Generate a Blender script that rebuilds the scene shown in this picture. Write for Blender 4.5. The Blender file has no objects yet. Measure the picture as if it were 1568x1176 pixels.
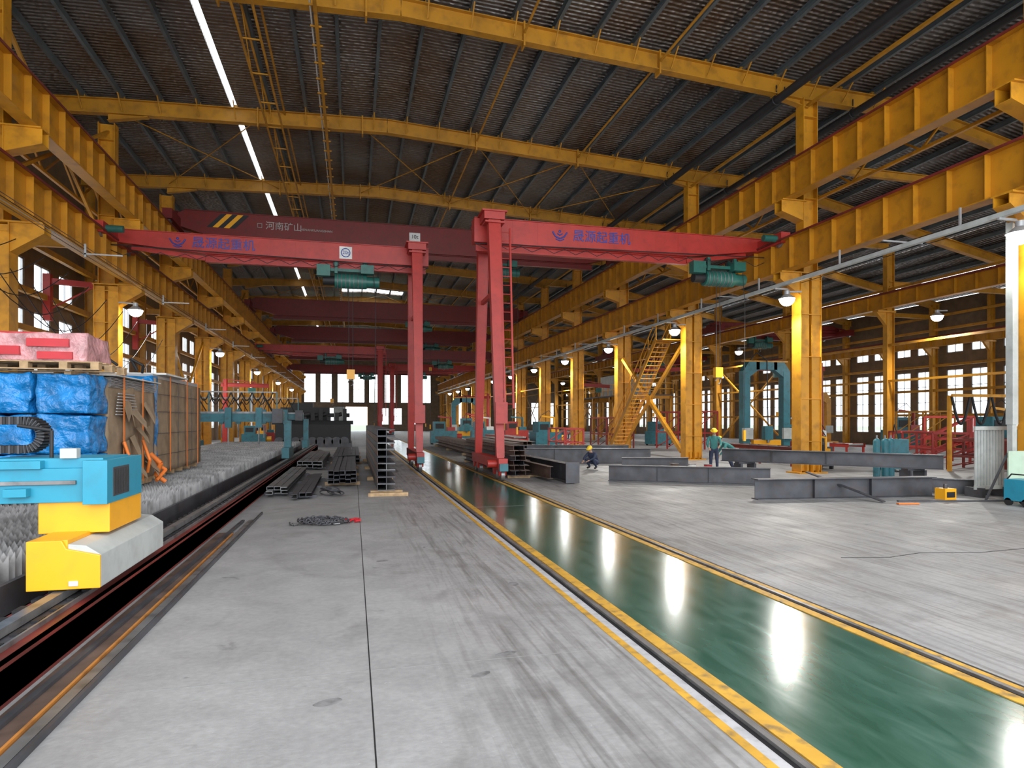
import bpy, bmesh, math, random
from mathutils import Vector, Matrix, noise
random.seed(4)
sc = bpy.context.scene
sc.view_settings.view_transform = 'Standard'

# ------------------------------------------------------------------ materials
def mk(name, col, rough=.5, metal=0., var=.15, scale=2., bump=0., bscale=20., dirt=0., dcol=(.03,.025,.02), emis=None, estr=0):
    m = bpy.data.materials.new(name); m.use_nodes = True
    nt = m.node_tree; N = nt.nodes; L = nt.links
    b = N['Principled BSDF']
    tc = N.new('ShaderNodeTexCoord')
    nz = N.new('ShaderNodeTexNoise'); nz.inputs['Scale'].default_value = scale; nz.inputs['Detail'].default_value = 6
    L.new(tc.outputs['Object'], nz.inputs['Vector'])
    cr = N.new('ShaderNodeValToRGB')
    cr.color_ramp.elements[0].position = .3; cr.color_ramp.elements[1].position = .7
    cr.color_ramp.elements[0].color = tuple(c*(1-var) for c in col)+(1,)
    cr.color_ramp.elements[1].color = tuple(min(1,c*(1+var)) for c in col)+(1,)
    L.new(nz.outputs['Fac'], cr.inputs['Fac'])
    out = cr.outputs['Color']
    if dirt > 0:
        n2 = N.new('ShaderNodeTexNoise'); n2.inputs['Scale'].default_value = scale*2.7; n2.inputs['Detail'].default_value = 8
        L.new(tc.outputs['Object'], n2.inputs['Vector'])
        r2 = N.new('ShaderNodeValToRGB'); r2.color_ramp.elements[0].position = .50; r2.color_ramp.elements[1].position = .72
        r2.color_ramp.elements[0].color = (0,0,0,1); r2.color_ramp.elements[1].color = (dirt,dirt,dirt,1)
        L.new(n2.outputs['Fac'], r2.inputs['Fac'])
        mx = N.new('ShaderNodeMixRGB'); mx.inputs['Color2'].default_value = tuple(dcol)+(1,)
        L.new(r2.outputs['Color'], mx.inputs['Fac']); L.new(out, mx.inputs['Color1']); out = mx.outputs['Color']
    L.new(out, b.inputs['Base Color'])
    b.inputs['Roughness'].default_value = rough; b.inputs['Metallic'].default_value = metal
    if bump > 0:
        n3 = N.new('ShaderNodeTexNoise'); n3.inputs['Scale'].default_value = bscale; n3.inputs['Detail'].default_value = 4
        L.new(tc.outputs['Object'], n3.inputs['Vector'])
        bp = N.new('ShaderNodeBump'); bp.inputs['Strength'].default_value = bump; bp.inputs['Distance'].default_value = .05
        L.new(n3.outputs['Fac'], bp.inputs['Height']); L.new(bp.outputs['Normal'], b.inputs['Normal'])
    if emis:
        b.inputs['Emission Color'].default_value = tuple(emis)+(1,); b.inputs['Emission Strength'].default_value = estr
    return m

YEL = mk('yellow_paint', (.60,.265,.014), .42, var=.15, dirt=.5, dcol=(.20,.08,.012), scale=1.2)
YELG = mk('girder_yellow', (.50,.215,.010), .42, var=.15, dirt=.5, dcol=(.18,.075,.01), scale=1.0)
YELR = mk('rafter_yellow', (.50,.225,.014), .5, var=.15, dirt=.5, dcol=(.18,.08,.015), scale=1.0)
YEL2 = mk('bright_yellow_paint', (.90,.41,.010), .4, var=.05, dirt=.12, dcol=(.4,.2,.05))
RED = mk('crane_red', (.42,.030,.022), .45, var=.12, dirt=.3, dcol=(.18,.015,.012))
DRED = mk('dark_crane_red', (.17,.011,.008), .45, var=.1, dirt=.3)
MAROON = mk('primer_red', (.17,.020,.014), .5, var=.3, dirt=.4)
STEEL = mk('bare_steel', (.24,.24,.245), .4, .6, var=.3, dirt=.5)
SLAT = mk('slat_steel', (.34,.33,.33), .5, .3, var=.4, dirt=.5, scale=1.5)
DSTEEL = mk('dark_mill_steel', (.075,.077,.088), .5, .3, var=.35, dirt=.4, dcol=(.10,.055,.035))
BLACK = mk('black_rubber', (.015,.015,.017), .6)
GALV = mk('galvanised', (.42,.43,.44), .45, .4, var=.15)
PURL = mk('purlin_steel', (.125,.15,.16), .5, .3, var=.2)
TEAL = mk('teal_paint', (.03,.16,.20), .45, dirt=.4)
CYAN = mk('cutter_blue', (.020,.28,.42), .4, var=.08, dirt=.25, dcol=(.03,.16,.22))
GREENH = mk('hoist_green', (.02,.13,.105), .45, dirt=.4)
WHITE = mk('white_paint', (.72,.72,.70), .5, dirt=.3, dcol=(.3,.28,.25))
LGREY = mk('light_grey_paint', (.46,.49,.48), .5, dirt=.15)
WOOD = mk('pallet_wood', (.42,.28,.15), .7, var=.3, scale=8)
CARD = mk('cardboard', (.29,.21,.135), .85, var=.22, scale=3, bump=.4, bscale=6)
BLUEP = mk('blue_plastic_wrap', (.012,.20,.52), .25, var=.4, scale=4, bump=1., bscale=9)
PINK = mk('wrapped_goods', (.60,.30,.31), .25, var=.4, scale=3, bump=.8, bscale=8)
REDP = mk('red_goods', (.50,.02,.03), .35, var=.2)
ORG = mk('orange_strap', (.80,.20,.03), .6)
ORP = mk('orange_primer',(.50,.20,.04),.5,dirt=.5)
RUST = mk('rusty_steel', (.15,.10,.08), .6, .3, var=.35, dirt=.4)
SKIN = mk('skin', (.42,.25,.17), .6, var=.05)
SHIRT = mk('work_shirt', (.05,.20,.19), .8, var=.2)
NAVY = mk('work_trousers', (.03,.04,.08), .8, var=.2)
BOOT = mk('boots', (.02,.018,.015), .6)
HELM = mk('helmet_yellow', (.9,.6,.03), .3, var=.02)
LAMP = mk('lamp_lens', (1,1,1), .3, emis=(1,1,.95), estr=45)
BLUTX = mk('letter_blue', (.02,.06,.33), .5)
WHTX = mk('letter_white', (.42,.40,.38), .5)
SAFEY = mk('line_yellow', (.60,.33,.035), .5, var=.2, dirt=.85, scale=3, dcol=(.16,.12,.07))
WALLM = mk('wall_panel', (.17,.115,.07), .6, var=.2, bump=.1)
PALE = mk('pale_concrete', (.46,.46,.48), .5, var=.15, scale=6, dirt=.4, dcol=(.2,.2,.2))
GRNB = mk('green_board',(.42,.54,.42),.5)
STAIN = mk('tyre_scuff',(.20,.20,.205),.6,scale=12,var=.4)

def concrete():
    m = bpy.data.materials.new('concrete_floor'); m.use_nodes = True
    nt = m.node_tree; N = nt.nodes; L = nt.links; b = N['Principled BSDF']
    tc = N.new('ShaderNodeTexCoord')
    def nz(scale, det, sx=1, sy=1, rz=0, dist=0, off=0):
        mp = N.new('ShaderNodeMapping'); mp.inputs['Scale'].default_value = (sx,sy,1); mp.inputs['Rotation'].default_value = (0,0,rz); mp.inputs['Location'].default_value=(off,off*.7,off*.3)
        L.new(tc.outputs['Object'], mp.inputs['Vector'])
        n = N.new('ShaderNodeTexNoise'); n.inputs['Scale'].default_value = scale; n.inputs['Detail'].default_value = det
        n.inputs['Distortion'].default_value = dist
        L.new(mp.outputs['Vector'], n.inputs['Vector']); return n.outputs['Fac']
    def ramp(f, p0, p1, c0, c1):
        r = N.new('ShaderNodeValToRGB'); r.color_ramp.elements[0].position = p0; r.color_ramp.elements[1].position = p1
        r.color_ramp.elements[0].color = (*c0,1); r.color_ramp.elements[1].color = (*c1,1); L.new(f, r.inputs['Fac']); return r.outputs['Color']
    def mul(a, c, fac=1):
        x = N.new('ShaderNodeMixRGB'); x.blend_type = 'MULTIPLY'; x.inputs['Fac'].default_value = fac
        L.new(a, x.inputs['Color1']); L.new(c, x.inputs['Color2']); return x.outputs['Color']
    base = ramp(nz(.4, 9, dist=.4), .3, .7, (.335,.335,.34), (.42,.42,.425))
    base = mul(base, ramp(nz(16, 10), .3, .7, (.84,.84,.84), (1,1,1)))
    base = mul(base, ramp(nz(1.9, 10, dist=.8, off=2), .38, .66, (.86,.86,.86), (1,1,1)))
    # soft drag marks, strongest in the traffic lane left of the green walkway
    sx = N.new('ShaderNodeSeparateXYZ'); L.new(tc.outputs['Object'], sx.inputs[0])
    mr = N.new('ShaderNodeMapRange'); mr.inputs['From Min'].default_value=.3; mr.inputs['From Max'].default_value=1.4; mr.interpolation_type='SMOOTHSTEP'
    L.new(sx.outputs['X'], mr.inputs['Value'])
    st = mul(ramp(nz(2.0, 9, 3.4, .22, .12, 1.2), .48, .68, (1,1,1), (.66,.65,.64)), ramp(nz(5.0, 6, 4.0, .12, .10, .6, 3), .52, .66, (1,1,1), (.80,.79,.78)))
    x = N.new('ShaderNodeMixRGB'); x.blend_type='MULTIPLY'; L.new(mr.outputs[0], x.inputs['Fac']); L.new(base, x.inputs['Color1']); L.new(st, x.inputs['Color2']); base=x.outputs['Color']
    base = mul(base, ramp(nz(.8, 9, 1, .8, .7, 1.8, 3), .55, .75, (1,1,1), (.72,.71,.70)))
    base = mul(base, ramp(nz(2.3, 4, 1, 1.3, .5, .4, 5), .70, .76, (1,1,1), (.55,.55,.55)))
    w = ramp(nz(26, 4, dist=1.5, off=9), .70, .76, (0,0,0), (.12,.12,.12))
    a = N.new('ShaderNodeMixRGB'); a.blend_type = 'ADD'; a.inputs['Fac'].default_value = 1
    L.new(base, a.inputs['Color1']); L.new(w, a.inputs['Color2']); base=a.outputs['Color']
    L.new(base, b.inputs['Base Color'])
    rr = ramp(nz(1.1, 6), .3, .7, (.42,.42,.42), (.62,.62,.62)); L.new(rr, b.inputs['Roughness'])
    bp = N.new('ShaderNodeBump'); bp.inputs['Strength'].default_value = .15; bp.inputs['Distance'].default_value = .02
    L.new(nz(30, 4), bp.inputs['Height']); L.new(bp.outputs['Normal'], b.inputs['Normal'])
    return m
CONC = concrete()
def epoxy():
    m = bpy.data.materials.new('green_epoxy'); m.use_nodes = True
    nt = m.node_tree; N = nt.nodes; L = nt.links; b = N['Principled BSDF']
    tc = N.new('ShaderNodeTexCoord')
    mp = N.new('ShaderNodeMapping'); mp.inputs['Scale'].default_value = (2.2,.6,1); mp.inputs['Rotation'].default_value = (0,0,.5)
    L.new(tc.outputs['Object'], mp.inputs['Vector'])
    n = N.new('ShaderNodeTexNoise'); n.inputs['Scale'].default_value = 2.5; n.inputs['Detail'].default_value = 10; n.inputs['Distortion'].default_value=.8; L.new(mp.outputs['Vector'], n.inputs['Vector'])
    r = N.new('ShaderNodeValToRGB'); r.color_ramp.elements[0].position = .3; r.color_ramp.elements[1].position = .75
    r.color_ramp.elements[0].color = (.020,.080,.055,1); r.color_ramp.elements[1].color = (.055,.135,.105,1)
    L.new(n.outputs['Fac'], r.inputs['Fac']); L.new(r.outputs['Color'], b.inputs['Base Color'])
    r2 = N.new('ShaderNodeValToRGB'); r2.color_ramp.elements[0].color = (.12,.12,.12,1); r2.color_ramp.elements[1].color = (.22,.22,.22,1)
    L.new(n.outputs['Fac'], r2.inputs['Fac']); L.new(r2.outputs['Color'], b.inputs['Roughness'])
    n2 = N.new('ShaderNodeTexNoise'); n2.inputs['Scale'].default_value = 1.6; L.new(tc.outputs['Object'], n2.inputs['Vector'])
    bp = N.new('ShaderNodeBump'); bp.inputs['Strength'].default_value = .06; bp.inputs['Distance'].default_value = .01
    L.new(n2.outputs['Fac'], bp.inputs['Height']); L.new(bp.outputs['Normal'], b.inputs['Normal'])
    return m
EPOXY = epoxy()
def foil():
    m = bpy.data.materials.new('roof_insulation_foil'); m.use_nodes = True
    nt = m.node_tree; N = nt.nodes; L = nt.links; b = N['Principled BSDF']
    tc = N.new('ShaderNodeTexCoord')
    n = N.new('ShaderNodeTexNoise'); n.inputs['Scale'].default_value = .3; n.inputs['Detail'].default_value = 7; L.new(tc.outputs['Object'], n.inputs['Vector'])
    r = N.new('ShaderNodeValToRGB'); r.color_ramp.elements[0].position = .3; r.color_ramp.elements[1].position = .7
    r.color_ramp.elements[0].color = (.14,.09,.06,1); r.color_ramp.elements[1].color = (.25,.245,.24,1)
    L.new(n.outputs['Fac'], r.inputs['Fac']); L.new(r.outputs['Color'], b.inputs['Base Color'])
    b.inputs['Metallic'].default_value = .6; b.inputs['Roughness'].default_value = .33
    w = N.new('ShaderNodeTexWave'); w.bands_direction = 'Y'; w.inputs['Scale'].default_value = 1.6; w.inputs['Distortion'].default_value=1.; L.new(tc.outputs['Object'], w.inputs['Vector'])
    v = N.new('ShaderNodeTexVoronoi'); v.inputs['Scale'].default_value = 5; L.new(tc.outputs['Object'], v.inputs['Vector'])
    a = N.new('ShaderNodeMath'); a.operation = 'ADD'; L.new(w.outputs['Fac'], a.inputs[0]); L.new(v.outputs['Distance'], a.inputs[1])
    bp = N.new('ShaderNodeBump'); bp.inputs['Strength'].default_value = .9; bp.inputs['Distance'].default_value = .10
    L.new(a.outputs[0], bp.inputs['Height']); L.new(bp.outputs['Normal'], b.inputs['Normal'])
    return m
FOIL = foil()

# ------------------------------------------------------------------ mesh builder
class MB:
    def __init__(s): s.v=[]; s.f=[]; s.m=[]; s.mats=[]; s.sm=[]
    def mi(s,mat):
        if mat not in s.mats: s.mats.append(mat)
        return s.mats.index(mat)
    def add(s, vs, fs, mat, smooth=False):
        o=len(s.v); s.v+= [tuple(v) for v in vs]; i=s.mi(mat)
        for f in fs: s.f.append([o+k for k in f]); s.m.append(i); s.sm.append(smooth)
    def hexa(s,p,mat): s.add(p,[(0,3,2,1),(4,5,6,7),(0,1,5,4),(1,2,6,5),(2,3,7,6),(3,0,4,7)],mat)
    def box(s,x0,x1,y0,y1,z0,z1,mat):
        s.hexa([(x0,y0,z0),(x1,y0,z0),(x1,y1,z0),(x0,y1,z0),(x0,y0,z1),(x1,y0,z1),(x1,y1,z1),(x0,y1,z1)],mat)
    def frame(s,p,q,up):
        p=Vector(p);q=Vector(q);d=(q-p).normalized();u=Vector(up)
        if abs(d.dot(u))>.98: u=Vector((0,1,0)) if abs(d.y)<.9 else Vector((1,0,0))
        r=d.cross(u).normalized();u=r.cross(d).normalized();return p,q,d,r,u
    def bar(s,p,q,w,h,mat,up=(0,0,1),ox=0,oz=0,w2=None,h2=None):
        p,q,d,r,u=s.frame(p,q,up); p=p+r*ox+u*oz; q=q+r*ox+u*oz
        w2=w if w2 is None else w2; h2=h if h2 is None else h2
        a=[p-r*w/2-u*h/2,p+r*w/2-u*h/2,p+r*w/2+u*h/2,p-r*w/2+u*h/2]
        b=[q-r*w2/2-u*h2/2,q+r*w2/2-u*h2/2,q+r*w2/2+u*h2/2,q-r*w2/2+u*h2/2]
        s.add(a+b,[(0,1,2,3),(7,6,5,4),(0,4,5,1),(1,5,6,2),(2,6,7,3),(3,7,4,0)],mat)
    def ib(s,p,q,w,h,mat,tf=.03,tw=.02,up=(0,0,1)):
        s.bar(p,q,w,tf,mat,up,0,h/2-tf/2); s.bar(p,q,w,tf,mat,up,0,-h/2+tf/2); s.bar(p,q,tw,h-2*tf,mat,up)
    def chan(s,p,q,w,h,mat,t=.02,up=(0,0,1),side=1):
        s.bar(p,q,w,t,mat,up,0,h/2-t/2); s.bar(p,q,w,t,mat,up,0,-h/2+t/2); s.bar(p,q,t,h-2*t,mat,up,side*(w/2-t/2),0)
    def cyl(s,p,q,r,mat,n=12,r2=None,smooth=True):
        p,q,d,a,u=s.frame(p,q,(0,0,1)); r2=r if r2 is None else r2
        vs=[p+(a*math.cos(t)+u*math.sin(t))*r for t in [2*math.pi*i/n for i in range(n)]]
        vs+=[q+(a*math.cos(t)+u*math.sin(t))*r2 for t in [2*math.pi*i/n for i in range(n)]]
        s.add(vs,[(i,(i+1)%n,n+(i+1)%n,n+i) for i in range(n)],mat,smooth)
        s.add(vs[:n],[tuple(range(n))[::-1]],mat); s.add(vs[n:],[tuple(range(n))],mat)
    def tube(s,pts,r,mat,n=6):
        for a,b in zip(pts[:-1],pts[1:]): s.cyl(a,b,r,mat,n)
    def prism(s,poly,vec,mat):
        vec=Vector(vec); n=len(poly); a=[Vector(p) for p in poly]; b=[p+vec for p in a]
        s.add(a+b,[tuple(range(n))[::-1],tuple(range(n,2*n))]+[(i,(i+1)%n,n+(i+1)%n,n+i) for i in range(n)],mat)
    def sph(s,c,r,mat,seg=16,rings=10,t0=0.,t1=math.pi,rot=None):
        vs=[];fs=[]
        for j in range(rings+1):
            t=t0+(t1-t0)*j/rings
            for i in range(seg):
                a=2*math.pi*i/seg
                v=Vector((r[0]*math.sin(t)*math.cos(a),r[1]*math.sin(t)*math.sin(a),r[2]*math.cos(t)))
                if rot: v=rot@v
                vs.append(Vector(c)+v)
        for j in range(rings):
            for i in range(seg): fs.append((j*seg+i,(j+1)*seg+i,(j+1)*seg+(i+1)%seg,j*seg+(i+1)%seg))
        s.add(vs,fs,mat,True)
    def torus(s,c,R,r,mat,rot,n=14,k=6,sx=1.):
        vs=[];fs=[]
        for i in range(n):
            a=2*math.pi*i/n
            for j in range(k):
                b=2*math.pi*j/k
                vs.append(Vector(c)+rot@Vector(((R+r*math.cos(b))*math.cos(a)*sx,(R+r*math.cos(b))*math.sin(a),r*math.sin(b))))
        for i in range(n):
            for j in range(k): fs.append((i*k+j,((i+1)%n)*k+j,((i+1)%n)*k+(j+1)%k,i*k+(j+1)%k))
        s.add(vs,fs,mat,True)
    def obj(s,name,parent=None,loc=None,rot=None,bevel=0):
        me=bpy.data.meshes.new(name); me.from_pydata(s.v,[],s.f)
        for m in s.mats: me.materials.append(m)
        for p,i,k in zip(me.polygons,s.m,s.sm): p.material_index=i; p.use_smooth=k
        bm=bmesh.new(); bm.from_mesh(me); bmesh.ops.recalc_face_normals(bm,faces=bm.faces); bm.to_mesh(me); bm.free()
        o=bpy.data.objects.new(name,me); sc.collection.objects.link(o)
        if parent: o.parent=parent
        if loc: o.location=loc
        if rot: o.rotation_euler=rot
        if bevel:
            b=o.modifiers.new('bevel','BEVEL'); b.width=bevel; b.segments=2; b.limit_method='ANGLE'
        return o
def empty(name,loc=(0,0,0),rot=(0,0,0)):
    e=bpy.data.objects.new(name,None); e.location=loc; e.rotation_euler=rot; sc.collection.objects.link(e); return e
def inst(o,name,loc,rot=(0,0,0),scale=None):
    n=bpy.data.objects.new(name,o.data); n.location=loc; n.rotation_euler=rot; sc.collection.objects.link(n)
    if scale: n.scale=scale
    return n
def text(body,size,loc,mat,parent,name='lettering',rot=(math.pi/2,0,0)):
    c=bpy.data.curves.new(name,'FONT'); c.body=body; c.size=size; c.extrude=.004; c.align_x='CENTER'; c.align_y='CENTER'
    c.materials.append(mat); o=bpy.data.objects.new(name,c); o.location=loc; o.rotation_euler=rot; sc.collection.objects.link(o); o.parent=parent

# ------------------------------------------------------------------ layout constants
XL,XR=-9.8,16.8
RL,RR=2.52,4.72                             # floor rails of the semi-gantries
YF=[12.4+8.6*n for n in range(-2,14)]      # portal frames
Y0,Y1=-8.,125.
PROF=[(-14,15.0),(-9.7,15.25),(1.5,15.65),(16.6,14.8),(21.5,14.7),(42,10.6)]
def ztop(x):
    for (a,za),(b,zb) in zip(PROF[:-1],PROF[1:]):
        if a<=x<=b: return za+(zb-za)*(x-a)/(b-a)
    return PROF[-1][1]

# floor ------------------------------------------------------------
b=MB()
b.box(-14.3,42.3,-12,130,-.3,0,CONC)
b.obj('floor')
b=MB()
JNT = mk('joint_filler',(.25,.25,.25),.7)
b.box(.125,.135,-8,124,0,.0015,BLACK)
for y in (5.25,16,38): b.box(-1.8,2.2,y-.003,y+.003,0,.0012,JNT)
b.tube([(6.9,7.9,0),(7.6,7.75,0),(8.3,7.9,0),(9.2,7.7,0),(10.4,7.8,0),(12,7.6,0)],.006,BLACK,4)
b.box(9.3,9.31,14,124,0,.0015,JNT)
def blot(x,y,rx,ry,a):
    pts=[]
    for i in range(18):
        t=2*math.pi*i/18; r=1+.35*noise.noise(Vector((x+math.cos(t),y+math.sin(t),0)))
        px,py=rx*r*math.cos(t),ry*r*math.sin(t); pts.append((x+px*math.cos(a)-py*math.sin(a),y+px*math.sin(a)+py*math.cos(a),.0008))
    b.add(pts,[tuple(range(18))],STAIN)
blot(1.28,5.35,.09,.05,.2); blot(-.18,4.72,.10,.05,.3); blot(.98,4.95,.09,.04,.5); blot(1.9,7.6,.06,.1,0); blot(.4,9.3,.09,.06,.3)
b.obj('floor_joint')
b=MB()
b.box(RL+.20,RR-.17,-6,66,0,.006,EPOXY)
b.box(RL+.07,RL+.20,-6,66,0,.014,SAFEY); b.box(RR-.17,RR-.06,-6,66,0,.014,SAFEY)
b.box(RL-.21,RL-.14,-6,66,0,.004,SAFEY); b.box(RL-.14,RL-.06,-6,66,0,.003,PALE)
for x in (RL,RR):
    b.box(x-.055,x+.055,-6,120,0,.004,BLACK); b.box(x-.022,x+.022,-6,120,0,.028,STEEL)
b.box(RR+.06,RR+.12,-6,66,0,.014,SAFEY); b.box(RR+.12,RR+.16,-6,66,0,.01,BLACK)
for y in (14.5,31): b.box(RL+.2,RR-.17,y-.003,y+.003,.004,.0075,JNT)
b.obj('painted_walkway')

# ceiling ----------------------------------------------------------
b=MB()
sky=[(-5.16,-4.90),(33.0,33.5),(38.2,38.8),(27.2,27.5)]
xs=sorted(set([p[0] for p in PROF]+[s for t in sky for s in t]+[-1.2,5.2]))
for a,c in zip(xs[:-1],xs[1:]):
    holes=[]
    if (a,c) in sky: holes=[(Y0 if a<0 else 20,118)]
    elif a>=-1.3 and c<=5.3: holes=[(52,52.8),(69,71.2),(91,94)]
    cuts=[Y0]
    for h in holes: cuts+=list(h)
    cuts.append(Y1)
    for i in range(0,len(cuts),2):
        y0,y1=cuts[i],cuts[i+1]
        if y1-y0<.1: continue
        za,zc=ztop(a)+.25,ztop(c)+.25
        b.hexa([(a,y0,za),(c,y0,zc),(c,y1,zc),(a,y1,za),(a,y0,za+.1),(c,y0,zc+.1),(c,y1,zc+.1),(a,y1,za+.1)],FOIL)
b.obj('ceiling')
b=MB()
x=-13.6
while x<41.5:
    if not -5.4<x<-4.7: b.chan((x,Y0,ztop(x)+.12),(x,Y1,ztop(x)+.12),.12,.24,PURL,.012)
    x+=1.45
b.obj('roof_purlins')
def rafter(y):
    b=MB()
    for (a,za),(c,zc) in zip(PROF[:-1],PROF[1:]):
        d=.5 if a>=21 else .62
        b.ib((a,y,za-d/2),(c,y,zc-d/2),.3,d,YELR,.03,.02)
    for x in (-4.,.4,5.6,10.6):
        z=ztop(x); b.box(x-.03,x+.03,y-.19,y+.19,z-.78,z+.05,YELR)
    x=-13.6
    while x<21:
        z=ztop(x)
        b.bar((x,y-.12,z-.5),(x,y-.7,z+.05),.04,.04,YELR)
        b.bar((x,y+.12,z-.5),(x,y+.7,z+.05),.04,.04,YELR)
        b.box(x-.08,x+.08,y-.1,y+.1,z-.02,z+.12,YELR)
        x+=1.45
    for x in (XL,XR):
        z=ztop(x)-.6
        s=1 if x<0 else -1
        b.prism([(x,y-.015,z-.0),(x,y-.015,z-.3),(x+s*1.5,y-.015,z+.03)],(0,.03,0),YELR)
        b.bar((x,y,z-.3),(x+s*1.5,y,z+.0),.26,.025,YELR)
    return b
for i,y in enumerate(YF): rafter(y).obj('roof_rafter')
b=MB()
for x in (5.6,10.6):
    b.cyl((x,Y0,ztop(x)-.35),(x,Y1,ztop(x)-.35),.045,YELR,8)
for i in (4,8,12):
    ya,yb=YF[i],YF[i+1]
    for xa,xb in ((-9.7,-4),(.4,5.6),(5.6,10.6),(10.6,16.6)):
        b.cyl((xa,ya,ztop(xa)-.4),(xb,yb,ztop(xb)-.4),.025,YELR,6); b.cyl((xb,ya,ztop(xb)-.4),(xa,yb,ztop(xa)-.4),.025,YELR,6)
for x in (-3.5,-2.9):
    b.bar((x,Y0,ztop(x)-1.15),(x,Y1,ztop(x)-1.15),.07,.07,YELR)
    b.bar((x,Y0,ztop(x)-.1),(x,Y1,ztop(x)-.1),.07,.07,YELR)
y=Y0
k=0
while y<Y1-2:
    z=ztop(-3.2); b.bar((-3.5,y,z-1.15 if k%2 else z-.1),(-3.5,y+2.15,z-.1 if k%2 else z-1.15),.035,.035,YELR)
    b.bar((-3.5,y,z-1.15),(-2.9,y,z-1.15),.04,.04,YELR)
    y+=2.15;k+=1
b.obj('roof_bracing')
b=MB()
b.bar((-1.15,Y0,14.8),(-1.15,110,14.8),.11,.09,YELR); b.cyl((-1.3,Y0,14.86),(-1.3,110,14.86),.03,WHITE,6)
yy=Y0
while yy<110: b.bar((-1.35,yy,14.8),(-1.0,yy,14.8),.05,.05,YELR); yy+=1.1
for y in YF: b.cyl((-1.15,y,14.8),(-1.15,y,ztop(-1.15)-.3),.02,YELR,6)
b.obj('conductor_rail')
b=MB()
for x,z,r in ((15.4,14.0,.15),(15.75,14.3,.06),(18.8,13.9,.14)):
    b.cyl((x,Y0,z),(x,110,z),r,BLACK,12)
    for y in YF: b.cyl((x,y-.1,z),(x,y-.1,ztop(x)-.3),.025,BLACK,6); b.torus((x,y-.1,z),r+.02,.03,BLACK,Matrix.Rotation(math.pi/2,3,'X'))
b.obj('drain_pipe')

# columns ----------------------------------------------------------
def column(s):   # s=+1 : nave is toward +X
    b=MB()
    zc=7.6
    b.box(-.44,.44,-.012,.012,0,zc,YEL); b.box(-.46,-.43,-.26,.26,0,zc,YEL); b.box(.43,.46,-.26,.26,0,zc,YEL)
    b.box(-.62,.62,-.4,.4,0,.05,YEL)
    b.box(-.43,-.06,-.2,.2,.1,zc-.1,YEL); b.box(.06,.43,-.2,.2,.1,zc-.1,YEL)
    for z in (1.2,2.8,4.4,6.0,7.3): b.box(-.45,.45,-.25,.25,z,z+.03,YEL)
    for sx in (-.25,0,.25): b.box(sx-.01,sx+.01,-.36,.36,.05,.4,YEL)
    b.box(min(-.5,s*1.3),max(.5,s*1.3),-.28,.28,zc-.05,zc,YEL)
    b.prism([(s*.46,-.2,zc-.05),(s*1.3,-.2,zc-.05),(s*1.3,-.2,zc-.3),(s*.46,-.2,zc-.85)],(0,.02,0),YEL)
    b.prism([(s*.46,.2,zc-.05),(s*1.3,.2,zc-.05),(s*1.3,.2,zc-.3),(s*.46,.2,zc-.85)],(0,.02,0),YEL)
    b.bar((s*.46,0,zc-.86),(s*1.3,0,zc-.3),.44,.02,YEL)
    b.box(-.28,.28,-.012,.012,zc,14.2,YEL); b.box(-.31,-.28,-.22,.22,zc,14.2,YEL); b.box(.28,.31,-.22,.22,zc,14.2,YEL)
    for z in (8.8,10.4,12.,13.5): b.box(-.28,.28,-.2,.2,z,z+.02,YEL)
    z2=10.3
    b.box(min(s*.2,s*1.25),max(s*.2,s*1.25),-.28,.28,z2-.04,z2,YEL)
    b.prism([(s*.3,-.2,z2-.04),(s*1.25,-.2,z2-.04),(s*1.25,-.2,z2-.45),(s*.3,-.2,z2-.75)],(0,.02,0),YEL)
    b.prism([(s*.3,.2,z2-.04),(s*1.25,.2,z2-.04),(s*1.25,.2,z2-.45),(s*.3,.2,z2-.75)],(0,.02,0),YEL)
    b.bar((s*.3,0,z2-.75),(s*1.25,0,z2-.45),.44,.02,YEL)
    return b
cl=column(1).obj('steel_column',loc=(XL,YF[0],0)); cr_=column(-1).obj('steel_column',loc=(XR,YF[0],0))
for y in YF[1:]:
    inst(cl,'steel_column',(XL,y,0)); inst(cr_,'steel_column',(XR,y,0))
b=MB(); b.ib((0,0,0),(0,0,11.5),.3,.5,YELR,.025,.015,up=(1,0,0)); b.box(-.35,.35,-.3,.3,0,.04,YELR)
b.box(-.9,.3,-.2,.2,8.0,8.1,YELR); b.prism([(-.25,-.1,8.),(-.9,-.1,8.),(-.25,-.1,7.3)],(0,.2,0),YELR)
oc=b.obj('side_bay_column',loc=(29,YF[0],0))
for y in YF[1:]: inst(oc,'side_bay_column',(29,y,0))
for y in YF: inst(oc,'side_bay_column',(41.4,y,0),scale=(1,1,.91))
for y in YF[:-1]: inst(oc,'side_bay_column',(41.5,y+4.3,0),scale=(.8,.8,.91))
b=MB(); b.ib((0,0,0),(0,0,14.3),.3,.4,YELR,.025,.015,up=(1,0,0)); b.box(-.3,.3,-.3,.3,0,.04,YELR)
wc=b.obj('wall_column',loc=(-13.5,YF[0],0))
for y in YF[1:]: inst(wc,'wall_column',(-13.5,y,0))

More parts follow.
